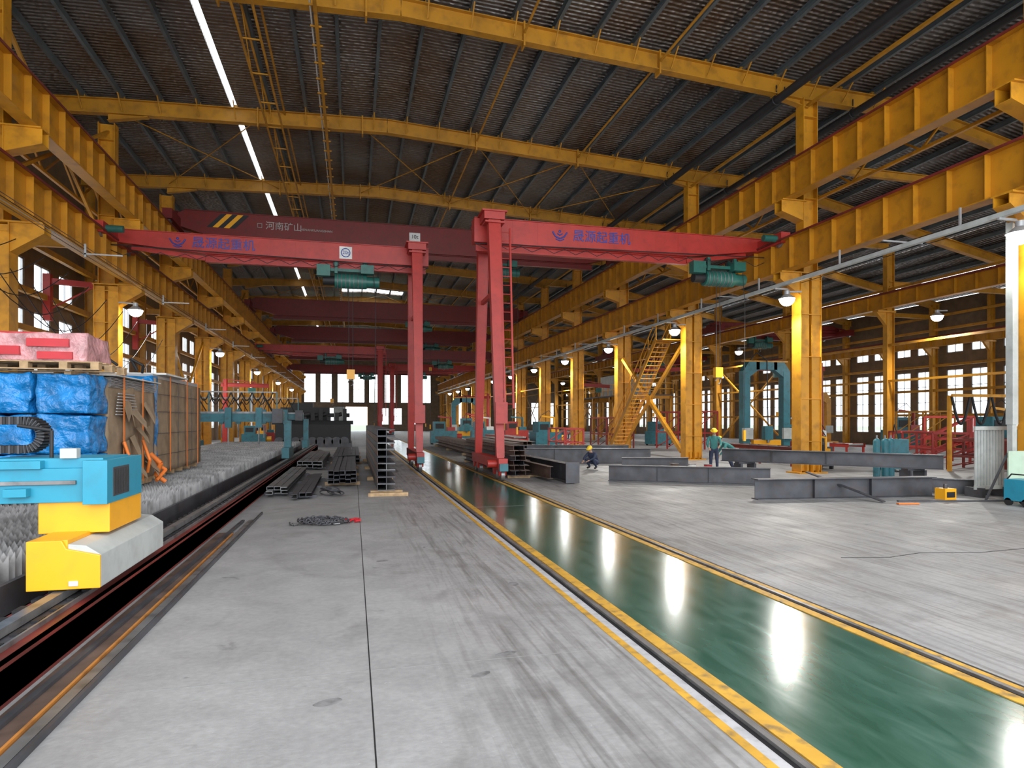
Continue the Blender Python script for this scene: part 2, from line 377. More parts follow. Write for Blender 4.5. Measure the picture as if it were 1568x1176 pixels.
def runway(x,z0,z1,w,name,face,mat=YELG):
    b=MB(); h=z1-z0
    b.ib((x,Y0,(z0+z1)/2),(x,122,(z0+z1)/2),w,h,mat,.035,.02)
    y=Y0+.5
    while y<122:
        b.box(x-w/2+.02,x+w/2-.02,y-.009,y+.009,z0+.03,z1-.03,mat); y+=1.075
    b.box(x-.05,x+.05,Y0,122,z1,z1+.10,MAROON)
    b.box(x+face*(w/2+.02)-.015,x+face*(w/2+.02)+.015,Y0,122,z1-.04,z1+.03,MAROON)
    b.obj(name)
runway(-8.8,7.6,8.8,.42,'crane_runway_girder',1); runway(15.8,7.6,8.8,.42,'crane_runway_girder',-1)
runway(-8.85,10.3,11.6,.42,'crane_runway_girder',1); runway(15.85,10.3,11.6,.42,'crane_runway_girder',-1)
b=MB()
for x,sgn in ((16.45,1),(-9.45,-1)):
    for z in (10.45,11.5):
        b.bar((x+sgn*.75,Y0,z),(x+sgn*.75,122,z),.1,.1,YELG)
    y=Y0;k=0
    while y<121:
        b.bar((x+sgn*.75,y,10.45 if k%2 else 11.5),(x+sgn*.75,y+1.43,11.5 if k%2 else 10.45),.06,.06,YELG); y+=1.43;k+=1
b.obj('surge_girder_truss')
runway(28.2,8.1,8.9,.35,'side_bay_runway_girder',-1); runway(40.6,7.3,8.0,.35,'side_bay_runway_girder',-1)
b=MB()
b.box(15.42,15.56,Y0,120,7.0,7.12,LGREY)
for y in YF:
    b.box(15.4,16.4,y-.03,y+.03,6.94,7.0,GALV)
yy=Y0
while yy<110:
    b.box(15.46,15.52,yy-.02,yy+.02,7.12,7.6,GALV); yy+=4.3
b.obj('cable_tray')
b=MB()
for i in range(4):
    b.cyl((-8.3,Y0,7.55-.09*i),(-8.3,120,7.55-.09*i),.012,[RUST,BLACK,GALV,RUST][i],5)
    b.cyl((16.35,Y0,7.45-.09*i),(16.35,120,7.45-.09*i),.012,BLACK,5)
for y in YF:
    b.box(-8.35,-7.2,y+2,y+2.04,7.28,7.32,GALV); b.box(14.9,16.3,y+3,y+3.04,7.2,7.24,GALV)
    b.box(-8.3,-8.24,y+2,y+2.04,7.2,7.62,GALV)
b.obj('conductor_bar')
b=MB()
for i in range(1,len(YF)-1):
    ya,yb=YF[i],YF[i+1]
    if i%4==1: b.bar((XL,ya,.3),(XL,yb,7.3),.12,.12,YEL); b.bar((XL,yb,.3),(XL,ya,7.3),.12,.12,YEL)
    if i%4==3:
        b.bar((XL,ya,8.9),(XL,yb,13.9),.1,.1,YELR); b.bar((XL,yb,8.9),(XL,ya,13.9),.1,.1,YELR)
    if i>6: b.bar((XR,ya,5.0),(XR,yb,5.0),.1,.1,YEL)
    b.bar((XR,ya,14.0),(XR,yb,14.0),.1,.1,YELR)
    for z in (4.2,6.2,9.3): b.bar((29,ya,z),(29,yb,z),.12,.12,YELR)
    if i in (5,9,12):
        b.bar((29,ya,.3),(29,yb,6.2),.1,.1,YELR); b.bar((29,yb,.3),(29,ya,6.2),.1,.1,YELR)
    for z in (5.9,7.5,9.6): b.bar((-13.4,ya,z),(-13.4,yb,z),.22,.25,YELR)
    for z in (2.4,4.2,6.0,8.6,9.6): b.bar((41.3,ya,z),(41.3,yb,z),.14,.18,YELR)
b.obj('side_bracing')
b=MB()
for y in YF[2:]:
    b.ib((-13.4,y,9.2),(XL,y,9.2),.2,.35,YELR); b.ib((XR,y,11.7),(29,y,11.7),.2,.3,YELR); b.ib((29,y,9.6),(41.4,y,9.6),.2,.3,YELR)
b.obj('cross_tie_beam')

# walls ------------------------------------------------------------
def wall(name,const,axis,a0,a1,z0,z1,ops,th=.15,mat=WALLM):
    b=MB(); cuts=sorted(set([a0,a1]+[o[0] for o in ops]+[o[1] for o in ops]))
    for p,q in zip(cuts[:-1],cuts[1:]):
        hs=sorted([(o[2],o[3]) for o in ops if o[0]<=p+1e-6 and o[1]>=q-1e-6]); z=z0
        for h0,h1 in hs+[(z1,z1)]:
            if h0>z+1e-4:
                if axis=='x': b.box(const-th/2,const+th/2,p,q,z,h0,mat)
                else: b.box(p,q,const-th/2,const+th/2,z,h0,mat)
            z=h1
    return b.obj(name)
def winframe(n,const,axis,ops):
    b=MB()
    for (p,q,z0,z1) in ops:
        def B(a,c,d,e):
            if axis=='x': b.box(const-.04,const+.04,a,c,d,e,GALV)
            else: b.box(a,c,const-.04,const+.04,d,e,GALV)
        B(p,p+.06,z0,z1);B(q-.06,q,z0,z1);B(p,q,z0,z0+.06);B(p,q,z1-.06,z1);m=(p+q)/2;B(m-.025,m+.025,z0,z1)
        nz=max(1,int((z1-z0)/1.1))
        for i in range(1,nz): z=z0+(z1-z0)*i/nz; B(p,q,z-.02,z+.02)
    b.obj('window_%d'%n)
wn=1
allops=[]
for y in YF[:-1]:
    ops=[]
    for o in (1.0,3.5,6.0):
        ops+=[(y+o,y+o+1.6,1.2,6.9),(y+o,y+o+1.6,7.8,9.1)]
    allops+=ops
    winframe(wn,-14,'x',ops); wn+=1
wall('wall_left',-14,'x',Y0,Y1,0,15.2,allops)
allops=[]
for y in YF[:-1]:
    ops=[]
    for o in (.6,2.5,4.8,6.7):
        ops+=[(y+o,y+o+1.3,1.0,5.7)]
        ops+=[(y+o,y+o+1.3,6.9,7.9)]
    allops+=ops
    winframe(wn,42,'x',ops); wn+=1
wall('wall_right',42,'x',Y0,Y1,0,10.8,allops)
ops=[(x,x+2.1,5.4,11.6) for x in (-8.9,-6.0,-2.9,.0,2.9,5.8,8.9,12.6)]+[(-1.4,2.6,0,4.6)]+[(x,x+1.8,1.2,5.6) for x in (20,24,31,35,38)]+[(x,x+1.6,1.2,4.4) for x in (-7,-4.6,5,7.5,10.5)]
winframe(wn,125,'y',[o for o in ops if o[2]>0]); wn+=1
wall('wall_back',125,'y',-14,42,0,15.6,ops)
b=MB(); b.box(-1.55,-1.4,124.8,125.2,0,4.75,YEL); b.box(2.6,2.75,124.8,125.2,0,4.75,YEL); b.box(-1.55,2.75,124.8,125.2,4.6,4.75,YEL); b.box(-3.6,-1.6,124.7,124.8,0,4.6,LGREY); b.obj('door_1')
b=MB()
b.box(-200,200,130,330,-.4,-.32,mk('outside_ground',(.25,.3,.2),.9)); b.obj('yard_ground')

# ------------------------------------------------------------------ cranes
def hoist(parent,x,y,z,hook=4.2,k=1.15):
    b=MB()
    def X(a): return x+a*k
    b.box(X(-.75),X(.75),y-.22,y+.22,z-.1,z+.02,GREENH)
    b.cyl((X(-.55),y,z-.45),(X(.55),y,z-.45),.3,GREENH,18)
    b.cyl((X(.55),y,z-.45),(X(1.0),y,z-.45),.22,GREENH,14); b.cyl((X(-.95),y,z-.45),(X(-.55),y,z-.45),.19,BLACK,14)
    for i in range(7): b.torus((X(-.45+i*.14),y,z-.45),.305,.02,STEEL,Matrix.Rotation(math.pi/2,3,'Y'),16,5)
    b.box(X(-1.15),X(-.7),y-.45,y-.1,z-.35,z+.1,GREENH); b.box(X(.35),X(.8),y-.5,y-.15,z-.2,z+.15,GREENH)
    for sx in (-.5,.5):
        b.box(X(sx)-.06,X(sx)+.06,y-.3,y+.3,z-.2,z+.3,GREENH)
        for sy in (-.2,.2): b.cyl((X(sx),y+sy-.05,z+.2),(X(sx),y+sy+.05,z+.2),.12,BLACK,12)
    for sx in (-.08,.08): b.cyl((x+sx,y,z-.6),(x+sx,y,hook+.3),.014,BLACK,5)
    b.box(x-.16,x+.16,y-.1,y+.1,hook,hook+.4,YEL2)
    b.tube([Vector((x+.11*math.sin(t),y,hook-.14-.12*math.cos(t))) for t in [math.pi*(i/8)*1.5 for i in range(9)]],.022,STEEL,6)
    b.cyl((x,y,hook),(x,y,hook-.04),.03,STEEL)
    b.tube([(x+.9,y-.3,z-.1),(x+1.0,y-.3,z-1.5),(x+.95,y-.32,1.6)],.012,BLACK,5); b.box(x+.9,x+1.0,y-.37,y-.29,1.2,1.62,YEL2)
    b.obj('hoist_trolley',parent)

def semigantry(y,xleg,xend,zt,depth,name,hx,lettering=True,tx=None,ladder=True,sp=1.9):
    e=empty(name)
    s=1 if xend>xleg else -1
    z0=zt-depth
    b=MB()
    x0=xleg-s*.55; xm=xend-s*3.2
    P=[(x0,y-.24,z0),(x0,y-.24,zt),(xend,y-.24,zt),(xend,y-.24,zt-.45),(xm,y-.24,z0)]
    b.prism(P,(0,.48,0),RED)
    b.prism([(x0,y-.29,zt),(xend,y-.29,zt),(xend,y-.29,zt+.025),(x0,y-.29,zt+.025)],(0,.58,0),RED)
    b.ib((x0+s*.1,y,z0-.14),(xm,y,z0-.14),.22,.28,RED,.03,.02); b.bar((xm,y,z0-.14),(xend-s*.6,y,zt-.6),.12,.16,RED)
    for i in range(9):
        xx=x0+(xm-x0)*(i+.5)/9; b.box(xx-.006,xx+.006,y-.246,y+.246,z0+.02,zt-.02,RED)
    b.box(min(x0,xm),max(x0,xm),y-.27,y-.24,z0,z0+.03,RED)
    b.obj('girder',e)
    b=MB()
    b.box(xend-.2,xend+.2,y-1.7,y+1.7,zt-.5,zt-.1,RED)
    for yy in (y-1.4,y+1.4):
        b.cyl((xend-.08,yy,zt-.42),(xend+.08,yy,zt-.42),.2,STEEL,16)
    b.cyl((xend-s*.2,y-1.4,zt-.3),(xend-s*.75,y-1.4,zt-.3),.13,GREENH,12)
    b.obj('end_truck',e)
    b=MB()
    b.box(xleg-.36,xleg+.36,y-1.1,y+1.1,zt-.26,zt+.0,RED)
    b.box(xleg-.44,xleg+.44,y-1.15,y+1.15,zt+.0,zt+.05,RED)
    for q in (-1,1):
        b.bar((xleg,y+q*.9,zt-.3),(xleg,y+q*sp,.75),.42,.36,RED,up=(0,1,0),w2=.24,h2=.24)
        for ex in (-.2,.2): b.bar((xleg+ex,y+q*.9-.17,zt-.4),(xleg+ex*.6,y+q*sp-.1,.8),.025,.05,RED)
        b.box(xleg-.34,xleg+.34,y+q*.9-.28,y+q*.9+.28,zt-.4,zt-.34,RED)
    for f in (.3,):
        z=zt-.35-(zt-1.1)*f; w=.9+(sp-.9)*f
        b.bar((xleg,y-w,z),(xleg,y+w,z),.12,.14,RED)
    xl=xleg
    b.box(xl-.15,xl+.15,y-sp-.5,y+sp+.5,.42,.76,RED)
    for yy in (y-sp-.3,y-sp+.45,y+sp-.45,y+sp+.3):
        b.cyl((xl-.06,yy,.225),(xl+.06,yy,.225),.197,STEEL,18); b.prism([(xl-.12,yy-.2,.43),(xl-.12,yy+.2,.43),(xl-.12,yy+.08,.2),(xl-.12,yy-.08,.2)],(0.24,0,0),RED)
    b.cyl((xl-.15,y-sp-.1,.58),(xl-.45,y-sp-.1,.58),.13,RED,12)
    b.box(xl-.14,xl+.14,y-sp-.61,y-sp-.5,.36,.6,TEAL)
    b.box(xl-.2,xl+.2,y-sp-.28,y-sp-.2,1.9,2.6,RED)
    b.obj('legs',e)
    if ladder:
        b=MB()
        A0=Vector((xleg+.24,y-.9,zt-.5)); A1=Vector((xl+.2,y-sp+.1,2.4))
        off=Vector((.34,0,0))
        b.bar(A0,A1,.06,.09,RED); b.bar(A0+off,A1+off*.85,.06,.09,RED)
        for i in range(20): p=A0.lerp(A1,(i+.5)/20); b.cyl(p,p+off,.016,RED,6)
        for f in (.05,.5,.95): p=A0.lerp(A1,f); b.bar(p+Vector((-.2,0,0)),p,.05,.05,RED)
        b.obj('ladder',e)
    if hx is not None: hoist(e,hx,y,z0-.3,3.7)
    b=MB(); b.cyl((x0,y-.4,z0-.1),(xend,y-.4,z0+.1),.02,BLACK,5)
    for i in range(14):
        t=i/14; p=Vector((x0+(xend-x0)*t,y-.4,z0-.1)); q=Vector((x0+(xend-x0)*(t+1/14),y-.4,z0-.1))
        b.tube([p,(p+q)/2-Vector((0,0,.18)),q],.012,BLACK,4)
    b.obj('festoon_cable',e)
    if lettering and tx is not None:
        zm=(zt+z0)/2+.02
        text('晟源起重机',.46,(tx,y-.262,zm),BLUTX,e)
        b=MB(); xb=tx-1.65
        b.tube([(xb-.28,y-.255,zm+.12),(xb-.17,y-.255,zm-.05),(xb,y-.255,zm-.12),(xb+.17,y-.255,zm-.05),(xb+.28,y-.255,zm+.12)],.028,BLUTX)
        b.tube([(xb-.16,y-.255,zm-.14),(xb,y-.255,zm-.2),(xb+.16,y-.255,zm-.14)],.022,BLUTX)
        b.tube([(xb-.1,y-.255,zm+.06),(xb,y-.255,zm+.0),(xb+.1,y-.255,zm+.06)],.022,BLUTX); b.sph((xb,y-.25,zm+.14),(.05,.02,.05),BLUTX,8,6)
        b.obj('logo',e)
        if s<0:
            b=MB(); sx=tx+4.6
            b.box(sx-.25,sx+.25,y-.252,y-.247,zm-.27,zm+.23,WHITE); b.torus((sx,y-.255,zm-.02),.17,.018,BLUTX,Matrix.Rotation(math.pi/2,3,'X'),20,5)
            b.obj('capacity_plate',e); text('20t',.2,(sx,y-.262,zm-.02),BLUTX,e)
    return e
semigantry(22.6,RR,15.8,9.2,.85,'semi_gantry_crane',14.0,tx=9.0)
semigantry(27.2,RL,-8.8,9.2,.72,'semi_gantry_crane',-.1,tx=-4.9,ladder=False)
semigantry(64.0,RL,-8.8,9.15,.72,'semi_gantry_crane',-2,lettering=False)
semigantry(82.0,RR,15.8,9.1,.85,'semi_gantry_crane',8,lettering=False)

def bridge(y,x0,x1,zr,name,hx,depth=1.45,lettering=False):
    e=empty(name); b=MB()
    zt=zr+1.05; zb=zt-depth
    P=[(x0,y-.3,zt-.25),(x0+.5,y-.3,zt),(x1-.5,y-.3,zt),(x1,y-.3,zt-.25),(x1,y-.3,zt-.75),(x1-2.4,y-.3,zb),(x0+2.4,y-.3,zb),(x0,y-.3,zt-.75)]
    b.prism(P,(0,.6,0),DRED)
    b.box(x0+.5,x1-.5,y-.36,y+.36,zt,zt+.03,DRED); b.ib((x0+2,y,zb-.15),(x1-2,y,zb-.15),.25,.3,DRED)
    n=14
    for i in range(n): xx=x0+2.4+(x1-x0-4.8)*i/(n-1); b.box(xx-.008,xx+.008,y-.308,y+.308,zb,zt,DRED)
    b.obj('girder',e)
    b=MB()
    for x in (x0+.1,x1-.1):
        b.box(x-.22,x+.22,y-1.9,y+1.9,zr+.12,zr+.6,DRED)
        for yy in (y-1.5,y+1.5): b.cyl((x-.08,yy,zr+.22),(x+.08,yy,zr+.22),.22,STEEL,16)
        b.bar((x,y-1.2,zr+.6),(x,y-.2,zt-.1),.2,.1,DRED)
    b.obj('end_truck',e)
    hoist(e,hx,y,zb-.3,8.)
    if lettering:
        text('河南矿山',.46,(-3.55,y-.335,zt-.55),WHTX,e); text('HENANKUANGSHAN',.17,(-1.9,y-.335,zt-.62),WHTX,e)
        b=MB()
        b.torus((-4.75,y-.335,zt-.55),.15,.025,WHTX,Matrix.Rotation(math.pi/2,3,'X')@Matrix.Rotation(math.pi/4,3,'Z'),4,4)
        for i in range(5):
            for xs_ in (-7.3,x1-4):
                xx=xs_+i*.27; b.prism([(xx,y-.34,zt-.8),(xx+.27,y-.34,zt-.8),(xx+.95,y-.34,zt-.08),(xx+.68,y-.34,zt-.08)],(0,.01,0),YEL2 if i%2 else BLACK)
        b.box(3.0,3.6,y-.345,y-.335,zt-.85,zt-.37,WHITE)
        b.obj('marking_plate',e); text('10t',.3,(3.3,y-.35,zt-.6),BLACK,e)
    return e
bridge(36.0,-8.85,15.85,11.7,'overhead_bridge_crane',8.2,lettering=True)
bridge(60.0,-8.85,15.85,11.7,'overhead_bridge_crane',6,lettering=False)
bridge(77.0,-8.85,15.85,11.7,'overhead_bridge_crane',9,lettering=False)
bridge(73.0,-8.8,15.8,8.9,'overhead_bridge_crane',10,depth=1.0)
bridge(95.0,-8.8,15.8,8.9,'overhead_bridge_crane',2,depth=1.0)
bridge(47.0,28.2,40.6,9.0,'overhead_bridge_crane',33,depth=1.0)
bridge(70.0,28.2,40.6,9.0,'overhead_bridge_crane',35,depth=1.0)
b=MB()
for y in (33,45,): b.bar((-13.4,y,8.3),(-10.4,y,8.1),.15,.25,RED); b.box(-13.5,-13.2,y-.15,y+.15,6.5,8.6,RED); b.bar((-13.3,y,7),(-11.5,y,8.1),.06,.06,RED); b.box(-11.2,-10.8,y-.15,y+.15,7.6,8.0,GREENH)
b.obj('wall_jib_crane')
def jib(x,y,rz,L=5,h=6):
    b=MB(); b.cyl((0,0,0),(0,0,h),.22,RED,16,r2=.16); b.ib((-.3,0,h-.4),(L,0,h-.4),.18,.3,RED); b.bar((0,0,h),(L*.7,0,h-.2),.06,.06,RED); b.box(L*.6-.25,L*.6+.25,-.15,.15,h-1.,h-.6,GREENH); b.cyl((L*.6,0,h-1),(L*.6,0,2.5),.012,BLACK,5); b.cyl((0,0,0),(0,0,.04),.45,RED,16); b.box(L*.6-.08,L*.6+.08,-.05,.05,2.3,2.6,YEL2)
    b.obj('jib_crane',loc=(x,y,0),rot=(0,0,rz))
jib(24.5,44,2.6,4,6.3); jib(31.5,38,2.9,5,6.); jib(19.0,52,.6,4.5,5.5); jib(14.6,70,2.6,4,5); jib(-9.0,50,.3,3.,5)

# ------------------------------------------------------------------ flood lights
def flood(x,y,z,s,en):
    e=empty('flood_light',(x,y,z))
    b=MB()
    b.cyl((0,0,.18),(0,0,.34),.10,GALV,12); b.cyl((0,0,.04),(0,0,.20),.30,GALV,20,r2=.12)
    b.sph((0,0,.04),(.27,.27,.27),LAMP,20,8,math.pi/2,math.pi)
    b.bar((0,0,.3),(s*.62,0,.34),.05,.05,GALV)
    b.obj('housing',e)
    l=bpy.data.lights.new('flood_bulb','SPOT'); l.energy=en; l.spot_size=math.radians(165); l.spot_blend=.5; l.shadow_soft_size=.15; l.color=(1,.98,.92)
    o=bpy.data.objects.new('flood_bulb',l); sc.collection.objects.link(o); o.parent=e; o.location=(0,0,-.38); o.rotation_euler=(0,math.radians(8)*s,0)
for i,y in enumerate(YF):
    if 0<i<14: flood(15.7,y-.3,6.5,1,150 if i<3 else 1100)
for i,y in enumerate(YF):
    if i in (4,6,8,10,12): flood(-8.7,y-.3,6.5,-1,700)
for y in (26,43,60,85): flood(28.4,y,7.2,1,1300)

# ------------------------------------------------------------------ cutting table (left)
b=MB()
for x0 in (-2.92,-9.0):
    b.chan((x0+.28,-6,.15),(x0+.28,46,.15),.56,.30,MAROON,.03,side=1)
    b.box(x0+.5,x0+.56,-6,46,0,.30,MAROON)
    b.box(x0+.20,x0+.30,-6,46,.33,.40,STEEL); b.box(x0+.235,x0+.265,-6,46,.30,.34,STEEL); b.box(x0+.12,x0+.38,-6,46,.30,.315,DSTEEL)
    b.box(x0+.40,x0+.42,-6,46,.30,.34,STEEL)
    y=-5.8
    while y<46:
        b.box(x0+.04,x0+.17,y,y+.16,.315,.345,BLACK); b.box(x0+.33,x0+.39,y,y+.13,.315,.34,BLACK); y+=.34
b.obj('cutting_table_rail')
b=MB()
b.box(-8.05,-8.0,4,44,0,.45,DSTEEL); b.box(-3.3,-3.25,4,44,0,.42,DSTEEL); b.box(-8.05,-3.25,4,44,0,.12,DSTEEL)
y=4.05
while y<44:
    st=.1
    n=int(4.7/st)
    y2=y+random.uniform(-.03,.03)
    top=[(-8.0+i*st+ (0 if k==0 else st/2), y2, (.57 if k==0 else .67)+random.uniform(-.015,.01)) for i in range(n) for k in (0,1)]
    vs=[];fs=[]
    for p in top: vs.append((p[0],y2,.2)); vs.append(p)
    for i in range(len(top)-1): fs.append((2*i,2*i+2,2*i+3,2*i+1))
    b.add(vs,fs,SLAT); y+=.16
b.obj('cutting_table')

e=empty('plasma_cutting_machine')
b=MB()
b.prism([(-2.93,6.8,.42),(-2.32,6.8,.42),(-2.32,6.8,.73),(-2.60,6.8,.80),(-2.64,6.8,.88),(-2.93,6.8,.88)],(0,.03,0),YEL2)
b.box(-2.93,-2.60,6.83,8.88,.42,.88,YEL2)
b.prism([(-2.60,6.83,.42),(-2.322,6.83,.42),(-2.322,6.83,.73),(-2.45,6.83,.82),(-2.60,6.83,.84)],(0,2.05,0),LGREY)
b.box(-2.58,-2.50,6.785,6.80,.45,.50,WHITE)
b.obj('end_carriage',e,bevel=.008)
b=MB(); b.box(-3.06,-2.42,7.35,8.35,.86,1.2,YEL2); b.obj('carriage_pedestal',e,bevel=.01)
b=MB()
b.box(-9.0,-2.45,7.3,8.2,1.18,1.52,CYAN); b.box(-2.62,-2.40,7.22,8.3,1.16,1.60,CYAN)
b.box(-9.0,-3.0,7.25,7.75,1.52,1.60,CYAN)
b.box(-3.5,-2.48,7.35,8.1,1.52,1.62,CYAN)
b.box(-9.0,-2.7,7.27,7.31,1.36,1.4,STEEL)
b.box(-3.3,-3.1,7.2,7.3,1.25,1.33,CYAN)
for i in range(9): b.box(-2.405,-2.39,7.4+i*.05,7.42+i*.05,1.24,1.5,BLACK)
b.box(-2.402,-2.395,7.38,7.86,1.22,1.52,DSTEEL)
b.box(-2.85,-2.7,7.3,7.4,1.62,1.72,LGREY)
b.box(-4.3,-3.95,6.95,7.25,.95,1.5,CYAN); b.cyl((-4.12,7.08,1.0),(-4.12,7.08,.75),.03,STEEL,10)
b.obj('gantry_body',e,bevel=.012)
b=MB()
pts=[]
for i in range(76): pts.append(Vector((-9+i*.0757,7.75,2.0)))
cx=pts[-1].x
for i in range(1,16):
    t=math.pi/2-math.pi*i/16; pts.append(Vector((cx+.16*math.cos(t),7.75,1.85+.15*math.sin(t))))
for i in range(30): pts.append(Vector((cx-i*.08,7.75,1.70)))
for a,c in zip(pts[:-1],pts[1:]):
    b.bar(a,a+(c-a)*.93,.075,.20,BLACK,up=(0,1,0)); m=(a+c)/2
    b.bar(a+(c-a)*.35,a+(c-a)*.6,.085,.215,DSTEEL,up=(0,1,0))
b.tube([(-3.0,7.5,1.62),(-3.0,7.5,1.9),(-3.3,7.5,1.95)],.02,BLACK,6)
b.obj('drag_chain',e)
b=MB(); b.box(-9.2,-8.5,6.9,8.9,.42,.9,YEL2); b.box(-9.0,-8.5,7.35,8.35,.88,1.2,YEL2); b.obj('far_carriage',e)

b=MB()
b.box(-2.30,-2.06,2,12.2,0,.02,RUST); b.box(-2.05,-2.03,2,12.0,0,.04,ORP); b.box(-2.01,-1.93,1.6,13.6,0,.03,STEEL); b.box(-1.91,-1.88,1.6,14.6,0,.045,DSTEEL)
b.bar((-2.25,2.2,.035),(-2.10,13.5,.035),.05,.03,DSTEEL)
b.obj('steel_flat_bars')

# ------------------------------------------------------------------ packages on table
def wrapped(x0,x1,y0,y1,z0,z1,mat,amp,name,parent,cuts=14,seed=0,freq=2.2):
    bm=bmesh.new(); bmesh.ops.create_cube(bm,size=1)
    bmesh.ops.subdivide_edges(bm,edges=bm.edges[:],cuts=cuts,use_grid_fill=True)
    c=Vector(((x0+x1)/2,(y0+y1)/2,(z0+z1)/2)); s=Vector((x1-x0,y1-y0,z1-z0))
    for v in bm.verts:
        p=Vector((v.co.x*s.x,v.co.y*s.y,v.co.z*s.z))+c
        n=noise.noise_vector(p*freq+Vector((seed,0,0)))+noise.noise_vector(p*freq*2.7)*.5
        n.z=0 if v.co.z<-.49 else n.z
        v.co=p+n*amp
    me=bpy.data.meshes.new(name); bm.to_mesh(me); bm.free(); me.materials.append(mat)
    for p in me.polygons: p.use_smooth=True
    o=bpy.data.objects.new(name,me); sc.collection.objects.link(o); o.parent=parent; return o
tb=.68
e=empty('palletised_steel_bundles')
for k,(xa,xb) in enumerate(((-4.98,-4.22),(-5.82,-5.06),(-6.66,-5.90),(-7.5,-6.74))):
    for j in range(3):
        z0=tb+.12+j*.66
        wrapped(xa,xb,11.9,12.7,z0,z0+.63,BLUEP,.06,'blue_wrap',e,14,seed=k*3+j,freq=2.8)
    wrapped(xa,xb,12.7,15.4,tb+.12,2.66,CARD,.05,'cardboard_wrap',e,18,seed=k)
b=MB()
for xa in (-4.98,-5.82,-6.66,-7.5):
    for x in (xa+.05,xa+.35,xa+.64): b.box(x,x+.09,11.95,15.4,tb,tb+.12,WOOD)
b.obj('timber_skids',e)
b=MB()
for i in range(9): b.box(-5.0+i*.004,-4.20+.01*(i%3),12.8,15.45,2.60+i*.02,2.61+i*.02,GALV)
b.box(-5.9,-4.1,12.75,15.5,2.80,2.82,WHITE)
for i in range(8):
    b.box(-4.19,-4.165,13.0+.02*i,14.2-.03*i,2.1+i*.055,2.12+i*.055,GALV)
for yy in (13.3,14.4):
    b.box(-4.15,-4.14,yy,yy+.06,tb+.1,2.85,ORG)
    b.tube([(-4.14,yy,1.6),(-4.0,yy-.05,1.2),(-4.08,yy+.1,.95)],.03,ORG,6)
b.tube([(-4.14,14.9,1.3),(-3.93,14.85,1.1),(-4.05,14.95,.85),(-3.88,15,.7)],.05,ORG,6); b.tube([(-4.1,15.0,1.1),(-3.9,15.1,.95),(-4.0,14.8,.75)],.04,ORG,6)
for k in range(13):
    yy=12.8+random.random()*2.3; zz=1.1+random.random()*1.3; a=random.uniform(.12,.4); h=random.uniform(.2,.5); o_=random.uniform(.04,.2)
    b.add([(-4.16,yy,zz),(-4.16,yy+a,zz+.05),(-4.16+o_,yy+a*.9,zz-h*.6),(-4.14+o_*1.3,yy+.1,zz-h)],[(0,1,2,3)],CARD)
b.obj('straps_and_sheets',e)
e=empty('cardboard_wrapped_bundle')
wrapped(-6.8,-4.35,15.9,20.4,tb+.12,2.95,CARD,.035,'cardboard_wrap',e,16,seed=9,freq=1.2)
wrapped(-6.7,-4.33,15.72,16.1,tb+.12,3.0,BLUEP,.04,'blue_wrap',e,10,seed=11)
b=MB(); b.box(-6.75,-4.4,16,20.3,2.97,3.06,GALV); b.box(-6.9,-4.2,16.3,18.3,3.06,3.1,WHITE)
for i in range(6):
    yy=16.1+i*.8; b.box(-6.7,-4.4,yy,yy+.1,tb,tb+.12,WOOD)
for yy in (17.0,18.6,19.8): b.box(-4.30,-4.29,yy,yy+.06,tb+.1,3.06,ORG); b.box(-6.8,-4.29,yy,yy+.06,3.06,3.07,ORG)
for z in (1.2,1.7,2.2,2.6): b.box(-4.315,-4.305,16.1,20.3,z,z+.012,DSTEEL)
for yy in (17.8,19.2): b.box(-4.315,-4.305,yy,yy+.012,.8,2.95,DSTEEL)
b.tube([(-4.6,15.6,3.1),(-4.7,15.5,3.35),(-4.45,15.5,3.2),(-4.5,15.6,3.05)],.03,BLACK,6); b.tube([(-5.1,15.6,3.1),(-5.15,15.5,3.35),(-4.95,15.5,3.2)],.03,BLACK,6)
b.obj('straps_and_skids',e)
b=MB()
for i in range(5): b.box(-6.3,-4.02,11.75+i*.30,11.9+i*.30,2.94,2.962,WOOD)
for i in range(3): b.box(-6.3,-4.02,11.75+i*.6,11.87+i*.6,2.825,2.845,WOOD)
for x in (-6.28,-5.7,-5.15,-4.6,-4.15):
    b.box(x,x+.12,11.75,11.9,2.845,2.94,WOOD); b.box(x,x+.12,12.35,12.5,2.845,2.94,WOOD); b.box(x,x+.12,12.95,13.1,2.845,2.94,WOOD)
for x in (-6.0,-4.6): b.box(x,x+.1,11.95,13.2,2.68,2.825,WOOD)
b.obj('wooden_pallet')
e=empty('shrink_wrapped_cartons')
wrapped(-6.1,-4.25,11.9,12.95,2.965,3.42,PINK,.035,'shrink_wrap',e,14,seed=21,freq=3)
b=MB()
for (xa,xb,za,zb) in ((-5.75,-5.2,3.06,3.2),(-4.95,-4.45,3.0,3.12),(-5.1,-4.5,3.2,3.33)): b.box(xa,xb,11.85,11.95,za,zb,REDP)
b.box(-5.9,-5.0,12.1,12.8,3.41,3.46,REDP); b.box(-4.8,-4.4,12.2,12.7,3.41,3.44,WHITE); b.obj('carton_labels',e)

